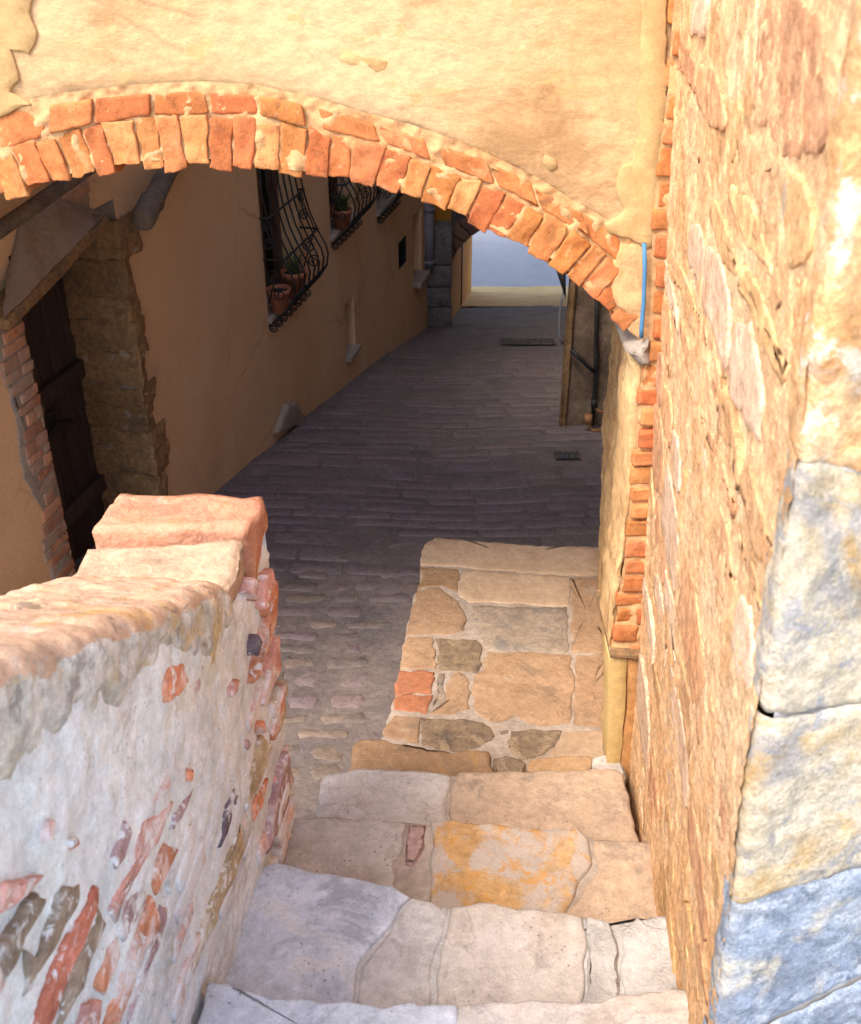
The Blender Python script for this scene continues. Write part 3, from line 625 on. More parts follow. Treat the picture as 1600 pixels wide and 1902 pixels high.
# end blocks
def cap(name, y0, y1, dt, drop, m, ex):
    c = []
    for d in (dt + drop, dt):
        for (x, y) in ((xP(y0) - PW - ex, y0), (xP(y0) + ex, y0), (xP(y1) + ex, y1), (xP(y1) - PW - ex, y1)):
            c.append(W(x, y, d))
    return hexa(name, c, M[m], par, bevel=.020, jit=.019, sub=6, fq=8)
cap('coping_stone', 1.985, 2.165, 1.402, .11, 'tan_stone', -.006)
cap('coping_stone', 2.172, 2.345, 1.375, .20, 'red_stone', -.004)
def z6(pts): return [(x / 1.8983, 900 + y / 1.8983) for x, y in pts]
PB = [('p_orange', [(585, 650), (640, 625), (655, 690), (620, 740), (570, 780), (565, 720)]), ('p_mauve', [(690, 630), (710, 640), (700, 740), (680, 750)]),
      ('p_orange', [(950, 420), (972, 360), (962, 480), (900, 690), (885, 700), (930, 560)]), ('p_pink', [(980, 530), (985, 590), (930, 780), (915, 770), (950, 640)]),
      ('p_orange', [(990, 700), (1000, 780), (960, 900), (950, 880), (975, 780)]), ('p_red', [(330, 1400), (345, 1420), (340, 1470), (150, 1930), (95, 1930), (230, 1600)]),
      ('p_pink', [(500, 1180), (600, 1120), (540, 1260), (420, 1440), (390, 1540), (375, 1490), (440, 1360)]), ('p_orange', [(580, 1260), (620, 1280), (570, 1400), (545, 1450), (530, 1400)]),
      ('p_mauve', [(430, 1190), (445, 1215), (420, 1310), (390, 1355), (385, 1310)]), ('p_brown', [(220, 1420), (270, 1400), (260, 1480), (170, 1650), (120, 1740), (110, 1720)]),
      ('p_brown', [(340, 1500), (370, 1550), (260, 1800), (200, 1930), (238, 1750)]), ('p_orange', [(400, 1590), (410, 1650), (360, 1790), (330, 1770), (350, 1680)]),
      ('p_mauve', [(440, 1450), (500, 1400), (510, 1460), (420, 1620), (400, 1560)]),
      ('p_orange', [(520, 1450), (550, 1530), (480, 1680), (400, 1930), (345, 1930), (430, 1650)]), ('p_dark', [(820, 1070), (835, 1110), (790, 1240), (770, 1280), (785, 1170)]),
      ('p_ochre', [(840, 1190), (850, 1290), (810, 1400), (640, 1800), (650, 1720), (740, 1480)]), ('p_mauve', [(1010, 940), (1030, 1040), (1000, 1160), (940, 1300), (950, 1200)]),
      ('p_ochre', [(920, 880), (950, 930), (900, 1080), (850, 1150), (880, 980)]), ('p_pink', [(70, 1400), (130, 1370), (60, 1480), (-20, 1520), (-20, 1430)]),
      ('p_brown', [(120, 1440), (160, 1450), (60, 1640), (-20, 1780), (-20, 1650)]), ('p_pink', [(290, 1830), (340, 1820), (330, 1930), (265, 1930)]),
      ('p_mauve', [(680, 1060), (650, 1150), (600, 1220), (610, 1170)]), ('p_orange', [(935, 1040), (920, 1130), (885, 1190), (890, 1120)]),
      ('p_pink', [(890, 320), (905, 340), (895, 410), (880, 390)]), ('p_dark', [(900, 530), (908, 560), (895, 600), (886, 590)]), ('p_brown', [(90, 1660), (125, 1680), (110, 1760), (80, 1800)]),
      ('p_pink', [(930, 330), (950, 300), (962, 340), (935, 430), (922, 440)]), ('p_mauve', [(560, 1480), (590, 1500), (500, 1760), (430, 1930), (470, 1750)]),
      ('p_orange', [(650, 990), (665, 1000), (655, 1040), (645, 1035)]), ('p_mauve', [(860, 900), (875, 910), (868, 940), (858, 935)]),
      ('p_pink', [(150, 1190), (180, 1180), (165, 1260), (145, 1270)]), ('p_orange', [(235, 1245), (262, 1240), (265, 1270), (240, 1280)]),
      ('p_pink', [(810, 720), (828, 690), (822, 735), (805, 750)]), ('p_orange', [(920, 830), (925, 870), (912, 880), (905, 850)])]
for m, px in PB:
    P2 = [PF.px(u, v) for u, v in z6(px)]
    o = stone('brick', P2, PF, M[m], par, top=rnd(.006, .013), depth=.05, bevel=.006, step=.02, jit=.011, bump=.006, rings=2)
for k in range(30):
    y0 = rnd(.8, 2.2); d0 = ztop(y0) + rnd(.45, 1.15)
    if d0 > 2.6: continue
    u0 = (y0 - 2.1) / .9929; w = rnd(.08, .22); h = rnd(.035, .06)
    pts = [(u0 - w / 2, -d0), (u0 + w / 2, -d0 - rnd(-.01, .01)), (u0 + w / 2 + rnd(-.02, .02), -d0 + h), (u0, -d0 + h + rnd(-.006, .01)), (u0 - w / 2 + rnd(-.02, .02), -d0 + h)]
    stone('brick', pts, PF, M[random.choice(['p_faint', 'p_faint', 'p_fade'])], par, top=rnd(.002, .009), depth=.05, bevel=.006, step=.02, jit=.010, bump=.006, rings=2)
# brick ends that make the far corner of the parapet ragged
for k in range(13):
    d = 1.62 + k * .085; y0 = 2.31 + rnd(-.01, .02)
    if random.random() < .85:
        box('brick', PF, .06 + rnd(0, .05), .225 + rnd(-.01, .02), -d - .05, -d, -.1, rnd(-.006, .010), M[random.choice(['p_orange', 'p_pink', 'p_mauve', 'para_mortar', 'p_ochre'])], par, bevel=.014, jit=.010, sub=2)

# ------------------------------------------------------------------ arch wall
AY = 2.90
AF = Frame(W(0, AY, 0), (1, 0, 0), (0, 0, 1), (0, -1, 0))
arch = thing('arch_wall', 'yellow plastered wall pierced by a low orange brick arch over the passage', 'archway', W(-.7, AY, 3.0))
inner = [AF.px(u, v) for u, v in ((-700, 760), (-420, 560), (-200, 440), (0, 362), (130, 330), (250, 306), (380, 300), (480, 312), (600, 328), (690, 340), (720, 352), (800, 374), (880, 408), (960, 452), (1010, 474), (1060, 512), (1120, 562), (1175, 626))]
outer = [AF.px(u, v) for u, v in ((-700, 640), (-420, 455), (-200, 355), (0, 285), (130, 240), (250, 218), (380, 212), (480, 216), (600, 242), (690, 258), (760, 285), (850, 318), (930, 350), (1000, 388), (1060, 420), (1110, 455), (1160, 500), (1225, 575))]
top2 = [AF.px(u, v) for u, v in ((-700, 560), (-420, 380), (-200, 280), (0, 214), (130, 192), (250, 178), (380, 172), (480, 178), (600, 205), (690, 232), (760, 250), (850, 280), (930, 316), (1000, 350), (1060, 388), (1110, 415), (1160, 446), (1230, 500))]
def along(poly):
    L = [0]
    for a, b in zip(poly, poly[1:]): L.append(L[-1] + math.hypot(b[0] - a[0], b[1] - a[1]))
    def f(s):
        for i in range(len(poly) - 1):
            if s <= L[i + 1] or i == len(poly) - 2:
                t = (s - L[i]) / (L[i + 1] - L[i]); a, b = poly[i], poly[i + 1]
                return (a[0] + (b[0] - a[0]) * t, a[1] + (b[1] - a[1]) * t)
    return f, L[-1]
fi, Li = along(inner); fo, Lo = along(outer); ft, Lt = along(top2)
# voussoirs on edge, square to the curve of the arch
def radial(q):
    a, b = fi(max(0, q - .04)), fi(min(Li, q + .04)); p = fi(q)
    tx, ty = b[0] - a[0], b[1] - a[1]; L = math.hypot(tx, ty); nx, ny = -ty / L, tx / L
    best = None
    for i in range(401):
        o = fo(Lo * i / 400); dx, dy = o[0] - p[0], o[1] - p[1]
        off = abs(dx * ty - dy * tx) * 0 + abs(dx * (-ny) + dy * nx)
        if best is None or off < best[0]: best = (off, dx * nx + dy * ny)
    T = max(.09, min(.17, best[1]))
    return p, (p[0] + nx * T, p[1] + ny * T)
q = 0.0
while q < Li - .05:
    w = rnd(.056, .070); g_ = rnd(.001, .003); q1 = q + w
    a0, b0 = radial(q + g_); a1, b1 = radial(q1 - g_)
    dr = rnd(-.008, .016); nn = rnd(.017, .025)
    v0 = [(a0[0], a0[1] - dr), (a1[0], a1[1] - dr), (b1[0], b1[1] - rnd(-.004, .010)), (b0[0], b0[1] - rnd(-.004, .010))]
    c = [AF.P(u, v, -.24) for u, v in v0] + [AF.P(u, v, nn) for u, v in v0]
    hexa('brick', c, M['brick'], arch, bevel=.004, jit=.008, sub=5, fq=22)
    q = q1
# flat stretcher course above
t = 0.012
while t < .96:
    w = rnd(.115, .18) / Lt
    t1 = min(.985, t + w); g_ = .004 / Lt
    p0, p1, pm = (t + g_), (t1 - g_), (t + t1) / 2
    lo = [fo(q * Lo) for q in (p0, p1)]; hi = [ft(q * Lt) for q in (p0, p1)]
    lo = [(x, y + .006) for x, y in lo]; hi = [(x, y + .006) for x, y in hi]
    v0 = [lo[0], lo[1], hi[1], hi[0]]; nn = rnd(.016, .026)
    c = [AF.P(u, v, -.12) for u, v in v0] + [AF.P(u, v, nn) for u, v in v0]
    hexa('brick', c, M['brick'], arch, bevel=.006, jit=.005, sub=4, fq=16)
    t = t1 if random.random() < .8 else t1 + .03 / Lt
# mortar behind the rings
def ring_m(a, b):
    lo, hi = fi(a * Li), ft(a * Lt)
    u, v = lo[0] + (hi[0] - lo[0]) * b, lo[1] + .012 + (hi[1] + .03 - lo[1] - .012) * b
    p = AF.P(u, v, .014)
    return p + AF.N * (.008 * fr(p, 10, 3) + .006 * fr(p, 40, 3)) 
grid('arch_mortar', 420, 34, ring_m, M['arch_mortar'], arch)
# plaster face above
def plaster(a, b):
    x = -2.6 + 3.36 * a
    zlow = None
    for (p, q) in zip(top2, top2[1:]):
        if p[0] <= x <= q[0]: zlow = p[1] + (q[1] - p[1]) * (x - p[0]) / (q[0] - p[0])
    if zlow is None: zlow = top2[0][1] if x < top2[0][0] else top2[-1][1]
    zlow += .004 - .012 * fr((x, 0, 0), 9, 4)
    ztp = 1.2
    v = zlow + (ztp - zlow) * (b ** 1.6)
    p = AF.P(x, v, .014)
    edge = .022 * math.exp(-((v - zlow) / .02))
    return p + AF.N * (.004 * fr(p, 2.2, 3) + .003 * fr(p, 9, 4) + .0020 * fr(p, 34, 4) - edge)
grid('plaster', 260, 150, plaster, M['plaster'], arch)
def slab_px(name, px, n, m, th=.02, **k):
    k.pop('rings', None)
    return sheet(name, [AF.px(u, v) for u, v in px], AF, M[m], arch, top=n, depth=th, **k)
slab_px('repair_patch', [(1192, -40), (1238, -40), (1236, 180), (1226, 300), (1224, 400), (1212, 452), (1196, 455), (1160, 440), (1128, 428), (1122, 408), (1150, 395), (1162, 384), (1148, 360), (1142, 332), (1152, 305), (1172, 298), (1180, 250), (1188, 120)],
          .026, 'patch', bevel=.003, step=.011, jit=.010, bump=.002, rings=3)
slab_px('repair_patch', [(-60, -60), (68, -40), (60, 25), (72, 60), (58, 95), (26, 92), (40, 140), (22, 165), (60, 190), (-60, 230)], .024, 'patch', bevel=.003, step=.011, jit=.010, bump=.002, rings=3)
slab_px('repair_patch', [(640, 92), (668, 98), (692, 104), (718, 112), (716, 128), (700, 131), (680, 116), (655, 119), (636, 112)], .0175, 'patch', bevel=.001, step=.008, jit=.008, bump=.001, th=.01)
slab_px('repair_patch', [(1010, 284), (1030, 290), (1036, 306), (1022, 316), (1008, 304)], .0185, 'patch', bevel=.001, step=.008, jit=.008, bump=.001, th=.01)
# right hand brick pier of the arch: coursed bricks between plaster and the near wall
edge_px = [(-60, 1250), (0, 1245), (150, 1236), (300, 1216), (450, 1206), (560, 1203), (640, 1200), (700, 1186), (1000, 1160), (1195, 1132)]
def pier_left(d):
    lo, hi = -100, 1400
    for _ in range(30):
        m_ = (lo + hi) / 2
        if -AF.px(1200, m_)[1] < d: lo = m_
        else: hi = m_
    return AF.px(lerp_tab(edge_px, lo), lo)[0]
d = -1.2
while d < 2.29:
    h = rnd(.055, .08); xl = pier_left(max(-.3, d + h / 2)) + rnd(-.008, .012)
    if d > .85: xl = pier_left(d + h / 2) + rnd(-.006, .014)
    xs = xl
    if random.random() < .4:
        w = rnd(.05, .09)
        box('brick', AF, xs, xs + w - .005, -d - h + .005, -d - .005, -.2, rnd(.03, .055), M['brick'], arch, bevel=.008, jit=.008, sub=2); xs += w + .004
    box('brick', AF, xs, .90, -d - h + .004, -d - .004, -.2, rnd(.03, .05), M['brick'], arch, bevel=.006, jit=.008, sub=4)
    d += h + rnd(0, .006)
def pier_m(a, b):
    d = 2.32 - 3.6 * b; xl = pier_left(max(-.3, d)) + .002
    p = AF.P(xl + (.9 - xl) * a, -d, .028)
    return p + AF.N * (.006 + .010 * fr(p, 12, 3) + .004 * fr(p, 40, 2))
grid('pier_mortar', 40, 330, pier_m, M['arch_mortar'], arch)
# haunch between arch and pier and the grey springer
slab_px('haunch', [(1150, 452), (1235, 440), (1232, 640), (1200, 660), (1178, 625), (1140, 560), (1120, 500)], .024, 'arch_mortar', th=.2, bevel=.01, step=.03, jit=.015, bump=.012, rings=3)
slab_px('springer', [(1160, 640), (1198, 622), (1206, 668), (1180, 668)], .06, 'grey_mortar', th=.2, bevel=.02, step=.02, jit=.012, bump=.01, rings=2)
slab_px('mortar_strip', [(1172, 668), (1200, 672), (1180, 900), (1166, 1000), (1134, 1195), (1128, 1195), (1152, 1000), (1165, 850)], .016, 'reveal', th=.2, bevel=.006, step=.03, jit=.01, bump=.006, rings=1)
slab_px('ledge', [(1128, 1190), (1260, 1190), (1260, 1200), (1128, 1200)], .075, 'jamb', th=.3, bevel=.006, step=.03, jit=.006)
slab_px('pier_base', [(1128, 1201), (1161, 1201), (1158, 1300), (1148, 1412), (1124, 1412), (1127, 1300)], .05, 'base_y', th=.07, bevel=.002, step=.03, jit=.004, bump=.002)
slab_px('pier_base', [(1162, 1201), (1270, 1201), (1270, 1640), (1120, 1640), (1149, 1405), (1160, 1300)], .052, 'base_o', th=.3, bevel=.008, step=.04, jit=.006, bump=.006)
# right reveal of the passage (the thickness of the wall)
def reveal(a, b):
    y = AY - .02 + 1.77 * a; d = 3.1 - 2.3 * b
    x = .625 + .122 * (y - AY) + max(0, d - 2.2) * .055
    if a > .97: x += (a - .97) * 2.5
    p = W(x, y, d)
    return p + Vector((-1, 0, 0)) * (.018 * fr(p, 2.5, 3) + .012 * fr(p, 9, 4) + .004 * fr(p, 34, 3))
grid('reveal_plaster', 120, 140, reveal, M['reveal'], arch, flip=True)
# body of the wall: piers and vault behind the face
box('pier', AF, .93, 1.9, -3.4, -.9, -1.72, -.03, M['reveal'], arch, bevel=0)
def vault(a, b):
    u, v = fi(a * Li); return AF.P(u, v + .004 + (.12 * b), -.2 - 1.5 * b)
grid('vault', 60, 12, vault, M['arch_mortar'], arch, flip=True)
box('masonry', AF, -2.9, 1.9, -.45, 1.2, -1.72, -.03, M['reveal'], arch, bevel=0)
box('masonry', AF, .5, 1.9, -.95, -.45, -1.72, -.06, M['reveal'], arch, bevel=0)
tb = [AF.px(1197, 452, .05), AF.px(1198, 500, .05), AF.px(1196, 560, .05), AF.px(1192, 610, .05), AF.px(1191, 626, .045)]
V, Fc = tube_geo([AF.P(u, v, .05) for u, v in tb], .0062, 8)
tag(obj('conduit', V, Fc, M['blue'], None, loc=AF.P(*tb[-1], .05)), 'short bright blue plastic conduit running down the brick pier at the end of the arch', 'conduit')

# ------------------------------------------------------------------ near right wall
rw = thing('rubble_wall', 'tall sunlit orange rubble wall along the right side of the stair with blue shade tinted ashlar corner', 'wall', W(.75, 2.0, 3.0))
def XR(y, d): return .425 + .0957 * y + .048 * (d - 1.9)
RF = Frame(W(.425 - .048 * 1.9, 0, 0), (.0957, 1, 0), (-.048, 0, 1), (-1, .0957, -.048))
def rwall(a, b):
    y = 1.222 + 1.66 * a; d = 3.2 - 5.4 * b
    p = W(XR(y, d), y, d)
    return p + RF.N * (.003 + .008 * fr(p, 2.4, 3) + .004 * fr((p.x * 9, p.y * 6, p.z * 4), 1, 4) + .003 * fr(p, 22, 4) + .003 * fr(p, 60, 2))
grid('mortar', 300, 620, rwall, M['rw_mortar'], rw, flip=True)
d = 2.95
while d > -1.9:
    h = rnd(.08, .24); y = 1.30 + rnd(-.05, .05)
    while y < 2.86:
        w = min(rnd(.16, .55), 2.93 - y)
        if w > .10 and random.random() < .80:
            u0, u1, v0, v1 = y / .9955, (y + w - rnd(.012, .04)) / .9955, -(d), -(d - h + rnd(.01, .03))
            sk = rnd(-.05, .05)
            pts = [(u0 + .02, v0 + rnd(0, .04)), (u0 + (u1 - u0) * .5, v0 + rnd(-.02, .02)), (u1 - .02, v0 + rnd(0, .03)), (u1, (v0 + v1) / 2 + sk), (u1 - .02, v1 - rnd(0, .04)), (u0 + (u1 - u0) * .5, v1 + rnd(-.015, .015)), (u0 + .02, v1 - rnd(0, .05)), (u0, (v0 + v1) / 2 - sk)]
            m = random.choice(['rw_tan', 'rw_pale', 'rw_brown', 'rw_tan'] if d > .4 else ['rw_pale', 'rw_pale', 'rw_tan'])
            stone('stone', pts, RF, M[m], rw, top=rnd(.001, .008), depth=.06, bevel=.003, step=.022, jit=min(.016, h * .09), bump=.003, rings=4)
        y += w
    d -= h
# ashlar corner blocks
BF = Vector((1, .25, 0)).normalized(); BN = Vector((.25, -1, 0)).normalized()
def block(d0, d1, t0, t1, m, width=.75, prd=0.0):
    ya = 1.275 + rnd(-.015, .02)
    hgt = d1 - d0; sd_ = rnd(0, 60)
    nb = max(12, int(hgt / .010)); nu = 130
    def fn(a, b):
        d = d1 - hgt * b
        cy = 1.212; c = Vector((XR(cy, d), cy, EYE - d)); r = .028
        La = ya - cy - r; Lb = width - r; arc = r * 1.55; tot = La + arc + Lb; s = a * tot
        da = Vector((.0957, 1, 0)).normalized(); na = Vector((-1, .0957, 0)).normalized()
        ca = c + da * r; cb = c + BF * r
        if s < La: p = ca + da * (La - s); n = na
        elif s < La + arc:
            t = (s - La) / arc; p = ca.lerp(c, t).lerp(c.lerp(cb, t), t); n = na.lerp(BN, t).normalized()
        else: p = cb + BF * (s - La - arc); n = BN
        sf = max(0, s - La - arc); p = p - UP * ((t1 + (t0 - t1) * b) * sf)
        e = min(b, 1 - b) * hgt; es = min(s, tot - s)
        e = min(e + .008 * noise.noise(p * 14), es)
        drop = .008 * math.exp(-max(0, e) / .007)
        q = p + Vector((sd_, sd_, sd_))
        return p + n * (.006 + prd + .007 * fr(q, 2.6, 3) + .004 * fr(q, 9, 4) + .004 * fr(q, 30, 4) - drop)
    return grid('ashlar_block', nu, nb, fn, M[m], rw, flip=True)
for d0, d1, t0, t1, m, pr in ((1.945, 2.6, -.40, -.4, 'rw_blue_shade', .003), (1.535, 1.9445, -.14, -.41, 'rw_blue_shade', .0), (1.105, 1.5345, .05, -.13, 'rw_cream', .002), (.665, 1.1045, .40, .06, 'rw_cream', .0), (.10, .6645, .1, .38, 'rw_rough', .002), (-.5, .0995, 0, .1, 'rw_rough', .001), (-1.8, -.5005, 0, 0, 'rw_rough', 0)):
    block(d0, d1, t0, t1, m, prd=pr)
def joint(a, b):
    d = 3.2 - 5.2 * b; c = Vector((XR(1.212, d) + .004, 1.212 + .006, EYE - d))
    p = c + BF * (.016 + .9 * a) + BN * .003
    return p + BN * (-.001 + .0022 * fr(p, 20, 3))
grid('joint_mortar', 120, 400, joint, M['rw_joint'], rw, flip=True)
box('wall_core', Frame(W(0, 0, 0), (1, 0, 0), (0, 1, 0), (0, 0, 1)), .95, 2.6, 1.5, 2.86, -3.3, 2.0, M['rw_mortar'], rw, bevel=0)

# ------------------------------------------------------------------ left house
hs = thing('plastered_house', 'brown plastered house along the left of the passage with recessed door and caged windows', 'house', W(-1.2, 7.0, 3.7))
HOLES = [(1.49, 2.42, 1.40, 3.6), (4.31, 5.06, 1.15, 2.72), (5.80, 6.50, 1.6, 2.58), (7.20, 7.85, 1.6, 2.76), (6.08, 6.36, 3.28, 3.76), (7.98, 8.30, 3.30, 3.58), (8.62, 9.0, 3.20, 3.92)]
S0, S1, D0, D1 = -.4, 9.55, -2.4, 5.1
us = sorted(set([round(S0 + .12 * i, 4) for i in range(int((S1 - S0) / .12) + 2)] + [h[0] for h in HOLES] + [h[1] for h in HOLES]))
ds = sorted(set([round(D0 + .12 * i, 4) for i in range(int((D1 - D0) / .12) + 2)] + [h[2] for h in HOLES] + [h[3] for h in HOLES]))
def inh(u, d): return any(h[0] < u < h[1] and h[2] < d < h[3] for h in HOLES)
V, Fc, idx = [], [], {}
for i, u in enumerate(us):
    for j, d in enumerate(ds):
        near = min(max(h[0] - u, u - h[1], h[2] - d, d - h[3]) for h in HOLES)
        k = max(0, min(1, near / .15))
        idx[i, j] = len(V); V.append(HF.P(u, -d, k * (.014 * fr((u, d, 0), .8, 3) + .004 * fr((u, d, 5), 4, 3))))
for i in range(len(us) - 1):
    for j in range(len(ds) - 1):
        if not inh((us[i] + us[i + 1]) / 2, (ds[j] + ds[j + 1]) / 2):
            Fc.append((idx[i, j], idx[i, j + 1], idx[i + 1, j + 1], idx[i + 1, j]))
obj('wall', V, Fc, M['house'], hs)
def recess(name, h, dep, m):
    u0, u1, d0, d1 = h; P = HF.P
    V = [P(u0, -d0, 0), P(u1, -d0, 0), P(u1, -d1, 0), P(u0, -d1, 0), P(u0, -d0, -dep), P(u1, -d0, -dep), P(u1, -d1, -dep), P(u0, -d1, -dep)]
    return obj(name, V, [(4, 5, 6, 7), (0, 1, 5, 4), (1, 2, 6, 5), (2, 3, 7, 6), (3, 0, 4, 7)], M[m], hs, smooth=False)
recess('door_recess', HOLES[0], .45, 'jamb_grey')
recess('niche', HOLES[4], .16, 'house'); recess('vent', HOLES[5], .3, 'rubber'); recess('niche', HOLES[6], .2, 'house')
box('sill', HF, 6.05, 6.39, -3.80, -3.752, -.16, .05, M['sill'], hs, bevel=.01, jit=.006, sub=2)
box('sill', HF, 8.58, 9.04, -3.98, -3.912, -.2, .10, M['sill'], hs, bevel=.01, jit=.006, sub=2)
# door
door = box('door', HF, 1.44, 2.44, -3.40, -1.30, -.42, -.372, M['wood'], hs, bevel=.004)
pu = 1.46
while pu < 2.40:
    w = rnd(.13, .17); box('plank', HF, pu, min(2.43, pu + w) - .006, -3.39, -1.32, -.372, -.354 + rnd(0, .004), M['wood'], door, bevel=.004, jit=.002, sub=0); pu += w
for dd in (2.27, 2.98): box('rail', HF, 1.47, 2.40, -dd - .10, -dd, -.354, -.310, M['wood'], door, bevel=.008)
box('lock_plate', HF, 1.98, 2.10, -2.56, -2.42, -.352, -.338, M['iron'], door, bevel=.004)
tubes('latch', [[HF.P(1.86, -2.58, -.33), HF.P(1.95, -2.50, -.30), HF.P(2.05, -2.48, -.30), HF.P(2.22, -2.56, -.33)]], .012, M['iron'], door)
for k in range(8): pass
# far jamb of big weathered stones
d = 1.50
while d < 3.42:
    h = rnd(.10, .23); w = rnd(.05, .11) if random.random() < .6 else rnd(.14, .2)
    box('jamb_stone', HF, 2.405, 2.42 + w, -min(3.45, d + h) - .004, -d + .004, -.40, rnd(.004, .020), M['jamb'], hs, bevel=.010, jit=.020, sub=6, fq=12)
    d += h
# near jamb of thin bricks, plaster broken off
d = 1.68
while d < 3.3:
    h = rnd(.045, .07); x0 = 1.33 + .10 * noise.noise(Vector((d * 3.1, 2, 0))) + rnd(-.03, .03)
    x = x0
    while x < 1.47:
        w = min(rnd(.07, .2), 1.496 - x)
        if w > .02: box('brick', HF, x, x + w - .006, -d - h + .005, -d - .003, -.12, rnd(.006, .016), M['jamb_brick'], hs, bevel=.006, jit=.005, sub=1)
        x += w
    d += h
stone('jamb_mortar', [(1.27, -1.62), (1.49, -1.62), (1.49, -3.3), (1.36, -3.3), (1.30, -2.9), (1.36, -2.6), (1.26, -2.35), (1.30, -2.0)], HF, M['jamb_grey'], hs, top=.006, depth=.03, step=.05, jit=.03, bevel=.004)
# sloping rendered hood over the door
ho = [HF.px(u, v, .13) for u, v in ((8, 592), (197, 398))]
hi_ = [HF.px(u, v, .01) for u, v in ((16, 505), (40, 412), (100, 352), (180, 392))]
def hood(a, b):
    o = HF.P(ho[0][0] + (ho[1][0] - ho[0][0]) * a, ho[0][1] + (ho[1][1] - ho[0][1]) * a, .13)
    k = along(hi_); q = k[0](a * k[1]); i = HF.P(q[0], q[1], .004)
    p = o.lerp(i, b)
    return p + HN * (.010 * fr(p, 6, 3) + .004 * fr(p, 24, 3)) 
hd = grid('door_hood', 30, 20, hood, M['hood'], hs)
a0, a1 = HF.P(*ho[0], .13), HF.P(*ho[1], .13)
dv = UP * -.055
hexa('hood_edge', [a0 + dv - HN * .16, a1 + dv - HN * .16, a1 + dv + HN * .012, a0 + dv + HN * .012, a0 - HN * .16, a1 - HN * .16, a1 + HN * .012, a0 + HN * .012], M['jamb'], hs, bevel=.01, jit=.008, sub=3)
# exposed bricks above the hood
for (u0, v0, w, h) in ((118, 352, 40, 14), (108, 368, 58, 12), (104, 383, 66, 14)):
    c = HF.px(u0 + w / 2, v0 + h / 2)
    box('brick', HF, c[0] - .13, c[0] + .13, c[1] - .028, c[1] + .028, -.1, .012, M['jamb_brick'], hs, bevel=.008, jit=.007, sub=2)
# rail and stub beam
r0, r1 = HF.px(-20, 440, .10), HF.px(150, 322, .10)
pm = lambda a, b, t: HF.P(a[0] + (b[0] - a[0]) * t, a[1] + (b[1] - a[1]) * t, .10)
V, Fc = tube_geo([pm(r0, r1, t / 6) for t in range(-3, 10)], .032, 8); obj('rail', V, Fc, M['timber'], hs)
b0, b1 = HF.px(262, 414, .16), HF.px(322, 300, .10)
e0, e1 = HF.P(*b0, .16), HF.P(*b1, .10); ax = (e1 - e0)
pts = [e0 + ax * t for t in (0, .03, .12, .3, .33, .36, .6, .9, 1.3, 1.7)]
V, Fc = tube_geo(pts, [.046, .056, .060, .058, .064, .056, .052, .050, .050, .048], 12)
V = [p + noise.noise_vector(p * 20) * .006 for p in V]
obj('beam_end', V, Fc, M['timber'], hs)
